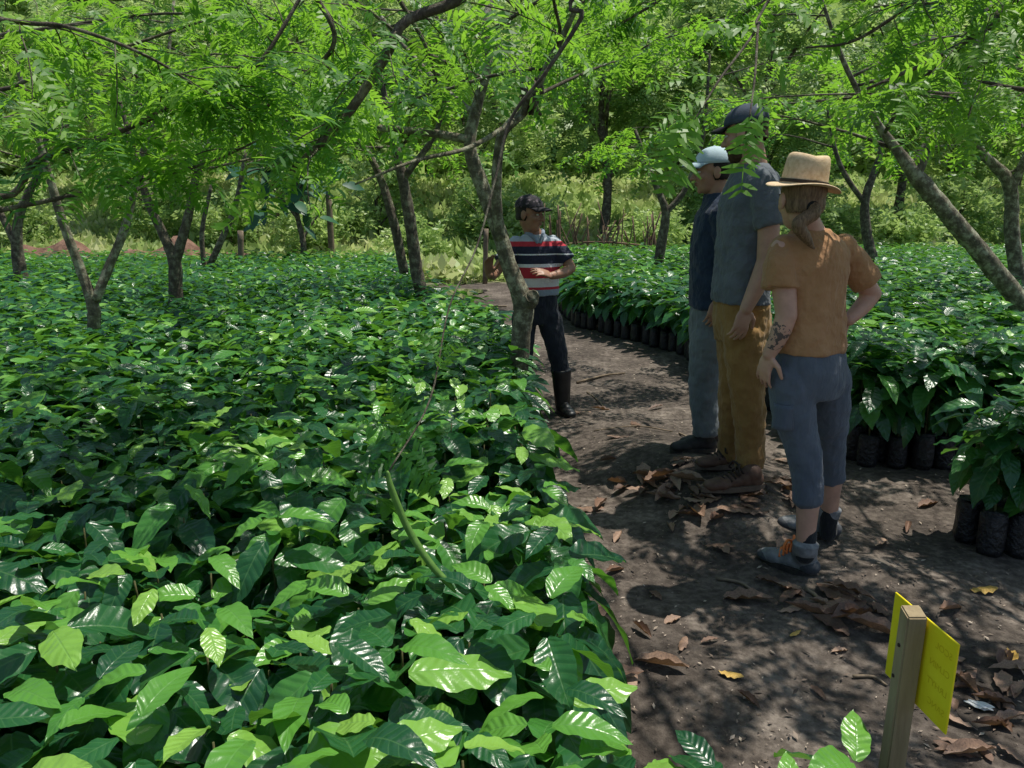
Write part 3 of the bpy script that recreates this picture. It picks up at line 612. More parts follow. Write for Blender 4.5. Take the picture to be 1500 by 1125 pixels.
for o in dryv: bpy.data.objects.remove(o, do_unlink=True)
ch = Acc(); n = 17000; T = np.stack([rng.uniform(.05, 3.3, n), 1.5+rng.random(n)**1.6*8, np.zeros(n)], -1)
dens = np.sin(T[:, 0]*4+1)*np.sin(T[:, 1]*3)+rng.normal(0, .7, n); T = T[dens > -.4]; n = len(T); T[:, 2] = gh_np(T[:, 0], T[:, 1])+.006
a = rng.uniform(0, 6.28, n); D = np.stack([np.cos(a), np.sin(a), rng.normal(0, .2, n)], -1); N = rng.normal(0, .25, (n, 3)); N[:, 2] = 1
kite = (np.array([(0, 0, 0), (.18, .5, .05), (0, 1, 0), (-.18, .5, .05)], float), np.array([(0, 1, 2, 3)]), np.zeros((4, 2)))
inst(ch, kite, D, N, T, .005+.026*rng.random(n)**4+.006*rng.random(n), rng.random(n)**1.6); tag(ch.build('leaf_litter', M['chip']), 'fine scattered chips and leaf fragments on the path', 'litter', kind='stuff')
def stick(p, q, r, label):
    a = Acc(); z0, z1 = gh(p.x, p.y)+r, gh(q.x, q.y)+r; m = (p+q)/2; b = V3((p.x, p.y, z0))
    tube(a, *cr_path([(V3((p.x, p.y, z0)), r), (V3((m.x+.02, m.y+.02, gh(m.x, m.y)+r*1.4)), r*.9), (V3((q.x, q.y, z1)), r*.6)], 4), 6, .15); o = a.build('stick', M['stick'], None, b); o.location = b; tag(o, label, 'stick')
stick(G(860, 575), G(885, 598), .007, 'thin dry stick on the path beside the rubber boot'); stick(G(995, 635), G(1010, 668), .007, 'bent pale stick beside the black boots'); stick(G(870, 640), G(985, 632), .006, 'long thin stick lying across the path'); stick(G(1250, 985), G(1300, 1000), .006, 'small twig on the path near the signpost'); stick(G(1050, 845), G(1110, 870), .008, 'dark stick left of the boots of the woman'); stick(G(845, 560), G(915, 548), .012, 'dark branch lying in the debris behind the guide'); stick(G(1180, 870), G(1205, 905), .009, 'brown stick in front of the boots of the woman')
stick(G(636, 448), G(742, 452), .02, 'pale pole lying across the far path')
# white scrap
bm = bmesh.new(); bmesh.ops.create_icosphere(bm, subdivisions=3, radius=1)
for v in bm.verts: v.co *= 1+.3*math.sin(v.co.x*5+v.co.y*4)*math.cos(v.co.z*6); v.co = Vector((v.co.x*.035, v.co.y*.016, v.co.z*.008))
me = bpy.data.meshes.new('paper_scrap'); bm.to_mesh(me); bm.free(); o = link('paper_scrap', me, noisy('white_paper', (.6, .6, .58), (.8, .8, .78), 20, .7)); g = G(1435, 1035); o.location = (g.x, g.y, gh(g.x, g.y)+.012); o.rotation_euler.z = -.5; tag(o, 'crumpled white scrap among dry leaves right of the sign', 'scrap')
# ------------------------------------------------------------------ sign
sb = V3((.8215, 1.40, gh(.82, 1.4))); sg = empty('signpost', sb, 'weathered square post carrying a yellow sign board at lower right', 'sign')
bm = bmesh.new(); bmesh.ops.create_cube(bm, size=1)
for v in bm.verts: v.co = Vector((v.co.x*.040, v.co.y*.036, (v.co.z+.5)*.725-.03))
for v in bm.verts:
    if v.co.z > .5: v.co.z += .008*(1 if v.co.y > 0 else -.3)
    else: v.co.x -= .006
bmesh.ops.subdivide_edges(bm, edges=bm.edges[:], cuts=3, use_grid_fill=True); bmesh.ops.bevel(bm, geom=[e for e in bm.edges if e.calc_face_angle(0) > .5], offset=.003, segments=2, affect='EDGES')
me = bpy.data.meshes.new('post'); bm.to_mesh(me); bm.free(); post = link('post', me, M['wood'], sg)
nm = noisy('rusty_nail', (.02, .015, .012), (.05, .03, .02), 40, .6)
for (z, y) in ((.62, .0), (.545, .006)):
    a = Acc(); tube(a, [(-.012, y, z), (-.0235, y, z)], [.004, .004], 8); a.build('nail', nm, post)
yl0, yl1 = 1.298, 1.502
def shear(x, y, z): return Vector((x-y*.106, y, z))
bm = bmesh.new(); r = bmesh.ops.create_cube(bm, size=1); x0 = .0235
for v in r['verts']: v.co = Vector((x0+(v.co.x+.5)*.004, yl0-1.40+(v.co.y+.5)*(yl1-yl0), .500-sb.z+(v.co.z+.5)*.2))
bmesh.ops.bevel(bm, geom=bm.edges[:], offset=.0012, segments=1, affect='EDGES')
for v in bm.verts: v.co = shear(*v.co)
me = bpy.data.meshes.new('sign_board'); bm.to_mesh(me); bm.free()
board = link('sign_board', me, noisy('yellow_board', (.90, .72, .012), (.97, .84, .03), 6, .45, .1, 30), sg)
ym = noisy('faded_lettering', (.74, .56, .01), (.80, .63, .015), 10, .6)
for q, tx in enumerate(('SCOL', 'CLMIN', 'LRHYT', 'SANC')):
    cu = bpy.data.curves.new('t', 'FONT'); cu.body = tx; cu.size = .020; cu.align_x = 'LEFT'; to = bpy.data.objects.new('t', cu); col.objects.link(to)
    bpy.context.view_layer.update(); me = bpy.data.meshes.new_from_object(to.evaluated_get(bpy.context.evaluated_depsgraph_get())); bpy.data.objects.remove(to)
    for v in me.vertices: x, y = v.co.x, v.co.y; v.co = shear(x0-.0006, -.092+x, .672-sb.z-q*.042+y-.015)
    me.name = 'lettering'; link('lettering', me, ym, board)
# ------------------------------------------------------------------ people
class Sh:
    def __init__(s): s.bm = bmesh.new()
    def ballM(s, Mx): bmesh.ops.create_uvsphere(s.bm, u_segments=18, v_segments=12, radius=1, matrix=Mx)
    def ball(s, c, r): s.ballM(Matrix.Translation(c) @ Matrix.Diagonal((r, r, r, 1)))
    def cone(s, p, r, q, t):
        d = q-p
        if d.length < 1e-5: return
        bmesh.ops.create_cone(s.bm, cap_ends=True, segments=18, radius1=r, radius2=t, depth=d.length, matrix=Matrix.Translation((p+q)/2) @ d.to_track_quat('Z', 'Y').to_matrix().to_4x4())
    def limb(s, pts, caps=(True, True), per=1):
        if per > 1:
            a, b = cr_path(pts, per); pts = [(Vector(x), r) for x, r in zip(a, b)]
        for i in range(len(pts)-1): s.cone(pts[i][0], pts[i][1], pts[i+1][0], pts[i+1][1])
        for i, (p, r) in enumerate(pts):
            if (i == 0 and not caps[0]) or (i == len(pts)-1 and not caps[1]): continue
            s.ball(p, r)
    def loft(s, rings, w, f, n=28, per=4, up=None):
        A = np.array([[*c, hw, hd] for c, hw, hd in rings], float)
        t = np.linspace(0, len(A)-1, (len(A)-1)*per+1); B = np.stack([np.interp(t, range(len(A)), A[:, k]) for k in range(5)], -1)
        for _ in range(3): B[1:-1] = .5*B[1:-1]+.25*(B[:-2]+B[2:])
        prev = None; fs = []
        for row in B:
            c = Vector(row[:3]); vs = []
            for k in range(n):
                a = 2*PI*k/n; ca, sa = math.cos(a), math.sin(a); e = .86
                x = math.copysign(abs(ca)**e, ca); y = math.copysign(abs(sa)**e, sa)
                vs.append(s.bm.verts.new(c+w*(row[3]*x)+f*(row[4]*y)))
            if prev is None: fs.append(s.bm.faces.new(vs))
            else:
                for k in range(n): fs.append(s.bm.faces.new((prev[k], prev[(k+1) % n], vs[(k+1) % n], vs[k])))
            prev = vs
        fs.append(s.bm.faces.new(prev)); bmesh.ops.recalc_face_normals(s.bm, faces=fs)
    def finish(s, name, mat, parent, base, vox=.008, sm=4, disp=0, dsize=.06, clampz=None):
        me = bpy.data.meshes.new(name); s.bm.to_mesh(me); s.bm.free()
        for v in me.vertices: v.co -= base
        o = bpy.data.objects.new(name, me); col.objects.link(o)
        m = o.modifiers.new('r', 'REMESH'); m.mode = 'VOXEL'; m.voxel_size = vox; m.adaptivity = 0
        if sm: m = o.modifiers.new('s', 'SMOOTH'); m.factor = .5; m.iterations = sm
        if disp:
            t = bpy.data.textures.new('w', 'CLOUDS'); t.noise_scale = dsize; t.noise_depth = 2
            m = o.modifiers.new('d', 'DISPLACE'); m.texture = t; m.strength = disp; m.mid_level = .5; m.texture_coords = 'LOCAL'
        bpy.context.view_layer.update()
        me2 = bpy.data.meshes.new_from_object(o.evaluated_get(bpy.context.evaluated_depsgraph_get())); bpy.data.objects.remove(o); me2.name = name
        if clampz is not None:
            for v in me2.vertices:
                if v.co.z < clampz-base.z: v.co.z = clampz-base.z
        me2.polygons.foreach_set('use_smooth', np.ones(len(me2.polygons), bool))
        return link(name, me2, mat, parent)
def skin_mat(name, c, tattoo=None):
    m, nt, b = newmat(name)
    r = ramp(nt, [(.3, tuple(x*.85 for x in c)), (.7, tuple(min(1, x*1.1) for x in c))]); nt.links.new(noise_tex(nt, 18, 5), r.inputs[0]); out = r.outputs[0]
    if tattoo:
        tc = nt.nodes.new('ShaderNodeTexCoord'); vm = nt.nodes.new('ShaderNodeVectorMath'); vm.operation = 'DISTANCE'; nt.links.new(tc.outputs['Object'], vm.inputs[0]); vm.inputs[1].default_value = tattoo
        f = nmath(nt, 'MULTIPLY', nmath(nt, 'LESS_THAN', vm.outputs['Value'], .055), nmath(nt, 'GREATER_THAN', noise_tex(nt, 55, 2), .52)); out = mixc(nt, nmath(nt, 'MULTIPLY', f, .85), out, (.03, .035, .04))
    nt.links.new(out, b.inputs['Base Color']); b.inputs['Roughness'].default_value = .5; b.inputs['Subsurface Weight'].default_value = .08; b.inputs['Subsurface Radius'].default_value = (.01, .004, .002)
    return m
def HMx(c, f, pitch=0, roll=0): return Matrix.Translation(c) @ Matrix.Rotation(math.atan2(-f[0], f[1]), 4, 'Z') @ Matrix.Rotation(pitch, 4, 'X') @ Matrix.Rotation(roll, 4, 'Y')
def T_(x, y, z): return Matrix.Translation((x, y, z))
def D_(a, b, c): return Matrix.Diagonal((a, b, c, 1))
def head(s, H):
    for (c, r) in (((0, -.010, .028), (.076, .096, .088)), ((0, .026, -.028), (.062, .064, .082)), ((0, .034, -.074), (.049, .050, .044)), ((0, .066, -.100), (.020, .018, .016)),
                   ((.036, .056, -.026), (.026, .028, .030)), ((-.036, .056, -.026), (.026, .028, .030)), ((0, .078, .018), (.048, .016, .012)), ((.079, -.006, -.010), (.010, .021, .033)), ((-.079, -.006, -.010), (.010, .021, .033)),
                   ((0, .086, -.058), (.022, .011, .006)), ((0, .084, -.069), (.020, .011, .007)), ((.011, .096, -.036), (.009, .011, .009)), ((-.011, .096, -.036), (.009, .011, .009))):
        s.ballM(H @ T_(*c) @ D_(*r))
    s.limb([(H @ V3((0, .084, .012)), .009), (H @ V3((0, .100, -.014)), .010), (H @ V3((0, .113, -.034)), .0125)])
def face_parts(root, base, H, browc=(.02, .013, .01)):
    wm = noisy('eye_white', (.6, .58, .55), (.7, .68, .65), 5, .2); im = noisy('dark_iris', (.012, .008, .006), (.02, .013, .01), 5, .2); bmat = noisy('brow_hair', browc, tuple(x*1.5 for x in browc), 60, .9)
    lm = noisy('lips', (.26, .10, .08), (.3, .13, .1), 20, .5)
    def raw(name, mats, mat, par):
        bm = bmesh.new()
        for Mx in mats: bmesh.ops.create_uvsphere(bm, u_segments=14, v_segments=10, radius=1, matrix=T_(*(-base)) @ Mx)
        me = bpy.data.meshes.new(name); bm.to_mesh(me); bm.free(); me.polygons.foreach_set('use_smooth', np.ones(len(me.polygons), bool)); return link(name, me, mat, par)
    for x in (-.030, .030):
        e = raw('eye', [H @ T_(x, .0795, -.002) @ D_(.0125, .0105, .0075)], wm, root); raw('iris', [H @ T_(x, .0885, -.002) @ D_(.0055, .0028, .0058)], im, e)
        raw('eyebrow', [H @ T_(x*1.05, .090, .017) @ D_(.019, .007, .0045)], bmat, root)
    raw('mouth', [H @ T_(0, .0935, -.0585) @ D_(.021, .005, .0045), H @ T_(0, .0915, -.068) @ D_(.018, .006, .005)], lm, root)
def hand(s, w, d, n, thumb=1, curl=.35, k=1.0):
    d = d.normalized(); n = (n-d*n.dot(d)).normalized(); sd = d.cross(n).normalized()*thumb
    R = Matrix((sd, d, n)).transposed().to_4x4()
    s.ballM(Matrix.Translation(w+d*.050*k) @ R @ D_(.040*k, .056*k, .015*k)); s.ballM(Matrix.Translation(w+d*.078*k) @ R @ D_(.041*k, .020*k, .013*k))
    for i in range(4):
        b = w+d*.088*k+sd*(.031-.0205*i)*k; ln = (.070, .079, .073, .057)[i]*k; r = (.0085, .0088, .0084, .0074)[i]*k; a = 0; pts = [(b, r*1.05)]; fan = sd*(.10-.065*i)
        for q, fr_ in enumerate((.45, .30, .25)):
            a += curl*(.7, 1.1, .8)[q]; b = b+((d+fan).normalized()*math.cos(a)-n*math.sin(a))*ln*fr_; pts.append((b, r*(1-.08*(q+1))))
        s.limb(pts)
    b = w+d*.022*k+sd*.030*k; t1 = (d*.55+sd*.75-n*.3).normalized(); t2 = (d*.85+sd*.35-n*.35).normalized()
    s.limb([(b, .013*k), (b+t1*.036*k, .0115*k), (b+t1*.036*k+t2*.030*k, .0098*k), (b+t1*.036*k+t2*.052*k, .008*k)])
def shoe(root, base, heel, toe, ank, mat, solemat, name='boot', cuff=.047, high=.13, wid=.048, lace=None, lift=0, capmat=None):
    z = gh((heel.x+toe.x)/2, (heel.y+toe.y)/2)+lift; h = V3((heel.x, heel.y, z)); t = V3((toe.x, toe.y, z)); d = (t-h).normalized(); n = V3((0, 0, 1)); sd = d.cross(n); Ln = (t-h).length
    R = Matrix((sd, d, n)).transposed().to_4x4(); s = Sh()
    at = lambda a, b: h+d*(a*Ln)+n*b
    for (a, zz, rx, ry, rz) in ((.16, .045, wid*.80, .050, .048), (.32, .055, wid*.80, .06, .052), (.5, .046, wid*.86, .06, .042), (.70, .036, wid, .062, .034), (.84, .032, wid*.88, .045, .028)):
        s.ballM(Matrix.Translation(at(a, zz)) @ R @ D_(rx, ry, rz))
    s.limb([(at(.22, .06), wid*.85), (at(.22, .085), cuff), (V3((ank.x, ank.y, z+high-.02)), cuff*.96), (V3((ank.x, ank.y, z+high)), cuff*1.04)], caps=(True, False))
    o = s.finish(name, mat, root, base, .006, 3, clampz=z+.012)
    bm = bmesh.new(); lo = []; hi = []
    for k in range(36):
        a = 2*PI*k/36; y = .5-.5*math.cos(a); wx = wid*(1.04*(.62+.42*math.sin(PI*min(1, y*.55+.42))-.08*math.exp(-((y-.42)/.13)**2)))*min(1, (math.sin(PI*y)+.0)**.42 if 0 < y < 1 else 0)
        p = at(0, 0)+d*(Ln*(y*1.03-.015))+sd*math.copysign(wx, math.sin(a)); lo.append(bm.verts.new(p-base+n*.001)); hi.append(bm.verts.new(p-base+n*(.026)))
    bm.faces.new(lo[::-1]); bm.faces.new(hi)
    for k in range(36): bm.faces.new((lo[k], lo[(k+1) % 36], hi[(k+1) % 36], hi[k]))
    bmesh.ops.remove_doubles(bm, verts=bm.verts[:], dist=.0005); bmesh.ops.recalc_face_normals(bm, faces=bm.faces[:])
    me = bpy.data.meshes.new('sole'); bm.to_mesh(me); bm.free(); link('sole', me, solemat, o)
    if capmat:
        s = Sh(); s.ballM(Matrix.Translation(at(.86, .030)) @ R @ D_(wid*.92, .046, .027)); s.finish('toe_cap', capmat, o, base, .005, 2, clampz=z+.014)
        s = Sh(); s.ballM(Matrix.Translation(at(.13, .042)) @ R @ D_(wid*.86, .050, .040)); s.finish('heel_counter', capmat, o, base, .005, 2, clampz=z+.014)
    if lace:
        a = Acc()
        for k in range(5):
            q = .42+.058*k; zz = .116-.0125*k
            tube(a, *cr_path([(at(q-.02, zz-.022)+sd*.038, .0055), (at(q+.02, zz+.003), .006), (at(q-.02, zz-.022)-sd*.038, .0055)], 4), 6)
        for e in (-1, 1): tube(a, *cr_path([(at(.42, .124), .006), (at(.47, .138)+sd*e*.03, .006), (at(.50, .105)+sd*e*.052, .005), (at(.46, .095)+sd*e*.05, .004)], 4), 6)
        a.build('laces', lace, o, base)
    return o
def cap(root, base, H, mat, billmat, yaw=0, up=0.0):
    bm = bmesh.new(); H2 = H @ Matrix.Rotation(yaw, 4, 'Z'); Mx = T_(*(-base)) @ H2
    bmesh.ops.create_uvsphere(bm, u_segments=28, v_segments=20, radius=1)
    bmesh.ops.delete(bm, geom=[v for v in bm.verts if v.co.z < -.06], context='VERTS')
    for v in bm.verts: z = max(0, v.co.z); v.co = Vector((v.co.x*.083, v.co.y*.104-.008, .040+z**.92*.088+.0*v.co.y))
    for v in bm.verts: v.co = Mx @ v.co
    me = bpy.data.meshes.new('cap'); bm.to_mesh(me); bm.free(); me.polygons.foreach_set('use_smooth', np.ones(len(me.polygons), bool)); o = link('cap', me, mat, root)
    sm = o.modifiers.new('t', 'SOLIDIFY'); sm.thickness = .003; sm.offset = 1
    bm = bmesh.new(); g = []
    for i in range(7):
        row = []
        for k in range(17):
            a = -1.12+2.24*k/16; t = i/6; r = t*.072*math.cos(a*.92)**.55
            x = .083*math.sin(a); y = -.008+.104*math.cos(a)+r; z = .046-.012*t-.022*(x/.083)**2*(.4+.6*t)+.004*math.sin(PI*t)
            row.append(bm.verts.new(Mx @ Vector((x, y, z))))
        g.append(row)
    for i in range(6):
        for k in range(16): bm.faces.new((g[i][k], g[i+1][k], g[i+1][k+1], g[i][k+1]))
    me = bpy.data.meshes.new('bill'); bm.to_mesh(me); bm.free(); me.polygons.foreach_set('use_smooth', np.ones(len(me.polygons), bool)); b = link('bill', me, billmat, o); sm = b.modifiers.new('t', 'SOLIDIFY'); sm.thickness = .004
    bm = bmesh.new(); bmesh.ops.create_uvsphere(bm, u_segments=12, v_segments=8, radius=1, matrix=Mx @ T_(0, -.008, .130) @ D_(.008, .008, .005)); me = bpy.data.meshes.new('button'); bm.to_mesh(me); bm.free(); link('button', me, mat, o)
    return o
def hair_cap(root, base, H, mat, zmin=-.05, ymax=.04, name='hair'):
    s = Sh(); s.ballM(H @ T_(0, -.014, .028) @ D_(.081, .098, .092)); s.ballM(H @ T_(0, -.035, -.02) @ D_(.074, .07, .07))
    o = s.finish(name, mat, root, base, .006, 2)
    bm = bmesh.new(); bm.from_mesh(o.data); Hi = (T_(*(-base)) @ H).inverted()
    dl = []
    for v in bm.verts:
        q = Hi @ v.co
        if q.z < zmin or (q.y > ymax and q.z < .045): dl.append(v)
    bmesh.ops.delete(bm, geom=dl, context='VERTS'); bm.to_mesh(o.data); bm.free(); return o
def v2(x, y): return V3((x, y, 0)).normalized()
def cloth(name, c1, c2, st=(1, 1, .4), fold=1.0):
    m, nt, b = newmat(name); r = ramp(nt, [(.35, c1), (.65, c2)]); nt.links.new(noise_tex(nt, 9, 7), r.inputs[0]); nt.links.new(r.outputs[0], b.inputs['Base Color'])
    b.inputs['Roughness'].default_value = .88; b.inputs['Specular IOR Level'].default_value = .15; b.inputs['Sheen Weight'].default_value = .15
    h = nmath(nt, 'ADD', nmath(nt, 'MULTIPLY', noise_tex(nt, 16, 3, st), fold), nmath(nt, 'MULTIPLY', noise_tex(nt, 350, 2), .05)); bump(nt, b, h, .8, .025); return m
SHIRT = (1, 1, .7)
brown_hair = noisy('brown_hair', (.09, .052, .028), (.28, .18, .105), 30, .5, .8, 80, (6, 6, .6), bdist=.004); dark_hair = noisy('dark_hair', (.008, .006, .005), (.02, .014, .01), 60, .5, .5, 120)
black_rubber = noisy('black_rubber', (.016, .016, .017), (.035, .034, .034), 14, .42, .2, 40, spec=.5); sole_dark = noisy('dark_sole', (.03, .027, .024), (.07, .06, .05), 30, .85, .4, 80)
def Ls(s, *a, per=1, caps=(True, True)): s.limb(L(*a), caps, per)
fo = lambda p: V3((p.x, p.y, 0))
# ---- woman in straw hat
def woman():
    base = V3((1.25, 3.0, 0)); root = empty('person', base, 'person in a straw hat and rust orange shirt standing with hands on hips', 'person')
    f = v2(-.55, .84); w = V3((f.y, -f.x, 0)); Yt = 2.98
    sk = skin_mat('skin_fair', (.56, .32, .23), tuple(P(1137, 492, 2.86)-base))
    H = HMx(P(1174, 291, 2.96), (-.10, .99), -.02); s = Sh(); head(s, H)
    s.limb([(H @ V3((0, -.02, -.06)), .050), (P(1187, 342, Yt), .056)])
    s.loft([(P(1186, 545, Yt), .13, .10), (P(1187, 480, Yt), .12, .085), (P(1188, 440, Yt), .118, .082), (P(1190, 400, Yt), .135, .09), (P(1191, 365, Yt), .15, .085), (P(1190, 345, Yt), .09, .06)], w, f)
    Ls(s, (1146, 366, 2.92, .046), (1148, 415, 2.89, .046), (1152, 462, 2.87, .040), per=4); Ls(s, (1152, 462, 2.87, .040), (1142, 490, 2.875, .037), (1127, 518, 2.89, .027), per=4)
    Ls(s, (1234, 368, 3.06, .043), (1256, 400, 3.09, .044), (1277, 430, 3.13, .038), per=4); Ls(s, (1277, 430, 3.13, .038), (1262, 450, 3.11, .035), (1243, 468, 3.08, .027), per=4)
    hand(s, P(1127, 518, 2.89), P(1118, 552, 2.90)-P(1127, 518, 2.89)+V3((.0, .01, 0)), V3((-.8, -.5, .1)), -1, .30, .90); hand(s, P(1243, 468, 3.08), V3((-.75, .3, -.45)), V3((.45, .5, .6)), 1, .35, .92)
    Ls(s, (1162, 545, 2.95, .07), (1178, 655, 2.92, .052)); Ls(s, (1178, 655, 2.92, .052), (1186, 705, 2.91, .053), (1183, 745, 2.90, .045), (1179, 800, 2.89, .034), per=4)
    Ls(s, (1210, 545, 3.03, .07), (1214, 640, 3.12, .052)); Ls(s, (1214, 640, 3.12, .052), (1219, 685, 3.16, .051), (1216, 725, 3.18, .042), (1214, 770, 3.2, .034), per=4)
    s.finish('body', sk, root, base, .005, 3); face_parts(root, base, H, (.10, .06, .03))
    s = Sh(); s.loft([(P(1185, 514, Yt), .158, .118), (P(1186, 495, Yt), .156, .115), (P(1187, 470, Yt), .152, .110), (P(1188, 440, Yt), .148, .107), (P(1190, 400, Yt), .156, .110), (P(1191, 370, Yt), .166, .102), (P(1190, 353, Yt), .148, .086), (P(1188, 336, Yt), .075, .062)], w, f)
    Ls(s, (1149, 364, 2.93, .056), (1143, 390, 2.90, .064), (1142, 424, 2.88, .071), caps=(True, False)); Ls(s, (1234, 364, 3.05, .056), (1250, 386, 3.085, .060), (1267, 411, 3.11, .066), caps=(True, False))
    s.finish('shirt', cloth('rust_cotton', (.37, .19, .085), (.46, .25, .12), SHIRT), root, base, .007, 5, .018, .065)
    s = Sh(); s.loft([(P(1186, 498, Yt), .132, .102), (P(1186, 515, Yt), .150, .116), (P(1186, 540, Yt), .160, .124), (P(1186, 565, Yt), .152, .114), (P(1186, 580, Yt), .13, .10)], w, f)
    Ls(s, (1161, 555, 2.94, .097), (1163, 605, 2.93, .084), (1177, 660, 2.92, .069), (1183, 700, 2.905, .062), (1183, 735, 2.90, .059), per=4, caps=(True, False)); Ls(s, (1212, 555, 3.03, .094), (1215, 605, 3.07, .081), (1216, 645, 3.12, .066), (1218, 702, 3.17, .057), per=4, caps=(True, False))
    tr = s.finish('trousers', cloth('slate_trousers', (.095, .112, .142), (.125, .145, .18)), root, base, .007, 5, .014, .06)
    bm = bmesh.new(); g = []
    cpk = P(1147, 612, 2.86); R3 = Matrix.Rotation(-.45, 3, 'Z')
    for i in range(7):
        row = []
        for k in range(7):
            x = (k/6-.5)*.085; z = (i/6-.5)*.10; y = -.012+.030*(x/.0425)**2*.9
            row.append(bm.verts.new(cpk-base+R3 @ V3((x, y, z))))
        g.append(row)
    for i in range(6):
        for k in range(6): bm.faces.new((g[i][k], g[i][k+1], g[i+1][k+1], g[i+1][k]))
    me = bpy.data.meshes.new('thigh_pocket'); bm.to_mesh(me); bm.free(); me.polygons.foreach_set('use_smooth', np.ones(len(me.polygons), bool)); pk = link('thigh_pocket', me, cloth('pocket_slate', (.085, .10, .13), (.11, .13, .165)), tr); sm = pk.modifiers.new('t', 'SOLIDIFY'); sm.thickness = .012; sm.offset = -1
    sock = cloth('dark_sock', (.016, .017, .02), (.03, .032, .036))
    for q in (((1182, 780, 2.895, .040), (1179, 812, 2.89, .040)), ((1214, 747, 3.19, .038), (1213, 780, 3.2, .038))): s = Sh(); Ls(s, *q); s.finish('sock', sock, root, base, .006, 2)
    bm_ = noisy('grey_hiking_leather', (.15, .155, .165), (.29, .295, .305), 26, .75, .5, 90); orange = noisy('orange_lace', (.85, .2, .05), (.95, .28, .08), 30, .6); dkg = noisy('dark_grey_rand', (.05, .055, .065), (.10, .105, .115), 26, .7, .4, 90)
    shoe(root, base, G(1194, 848), G(1112, 820), P(1180, 800, 2.89), bm_, sole_dark, 'boot', .052, .155, .048, orange, capmat=dkg); shoe(root, base, G(1226, 799), G(1140, 781), P(1213, 770, 3.2), bm_, sole_dark, 'boot', .050, .155, .048, orange, capmat=dkg)
    hair_cap(root, base, H, brown_hair, -.055, .03)
    s = Sh(); a0 = H @ V3((.0, -.090, -.025)); s.limb([(a0, .020), (a0+V3((-.002, -.026, -.03)), .025), (P(1170, 328, 2.83), .026), (P(1180, 347, 2.835), .020), (P(1192, 364, 2.84), .006)], per=6); pt = s.finish('ponytail', brown_hair, root, base, .005, 4, .004, .012)
    s = Sh(); s.ballM(Matrix.Translation(a0+V3((-.002, -.010, -.008))) @ D_(.024, .014, .024)); s.finish('hair_tie', noisy('black_tie', (.01, .01, .01), (.02, .02, .02), 30, .8), pt, base, .004, 2)
    straw = noisy('woven_straw', (.60, .43, .26), (.78, .60, .40), 60, .75, .6, 260, spec=.2, bdist=.002); HH = H @ T_(0, -.008, .048) @ Matrix.Rotation(math.radians(4), 4, 'X') @ Matrix.Rotation(math.radians(6), 4, 'Y'); Mx = T_(*(-base)) @ HH
    prof = [(.134, -.006), (.132, -.001), (.118, .002), (.102, .001), (.088, .002), (.083, .010), (.081, .035), (.079, .070), (.075, .098), (.064, .110), (.045, .105), (.02, .096), (.0005, .094)]
    bm = bmesh.new(); n = 48; rows = []
    for (r, z) in prof:
        row = []
        for k in range(n):
            a = 2*PI*k/n; zz = z
            if r > .09: zz += .012*(r-.085)/.055*math.cos(2*a)*-1+.002*math.sin(3*a)
            if r < .078 and z > .07: zz += .012*abs(math.cos(a))-.004
            row.append(bm.verts.new(Mx @ V3((r*math.cos(a), r*1.14*math.sin(a), zz))))
        rows.append(row)
    for i in range(len(rows)-1):
        for k in range(n): bm.faces.new((rows[i][k], rows[i][(k+1) % n], rows[i+1][(k+1) % n], rows[i+1][k]))
    me = bpy.data.meshes.new('straw_hat'); bm.to_mesh(me); bm.free(); me.polygons.foreach_set('use_smooth', np.ones(len(me.polygons), bool)); hat = link('straw_hat', me, straw, root)
    sm = hat.modifiers.new('t', 'SOLIDIFY'); sm.thickness = .003; sb_ = hat.modifiers.new('u', 'SUBSURF'); sb_.levels = 1; sb_.render_levels = 1
    bm = bmesh.new(); rows = [[bm.verts.new(Mx @ V3((r*math.cos(2*PI*k/n), r*1.14*math.sin(2*PI*k/n), z))) for k in range(n)] for r, z in ((.0885, .007), (.0872, .010), (.0862, .018), (.083, .019))]
    for i in range(3):
        for k in range(n): bm.faces.new((rows[i][k], rows[i][(k+1) % n], rows[i+1][(k+1) % n], rows[i+1][k]))
    me = bpy.data.meshes.new('hat_band'); bm.to_mesh(me); bm.free(); link('hat_band', me, noisy('brown_ribbon', (.03, .022, .016), (.05, .036, .026), 30, .7), hat)
woman()
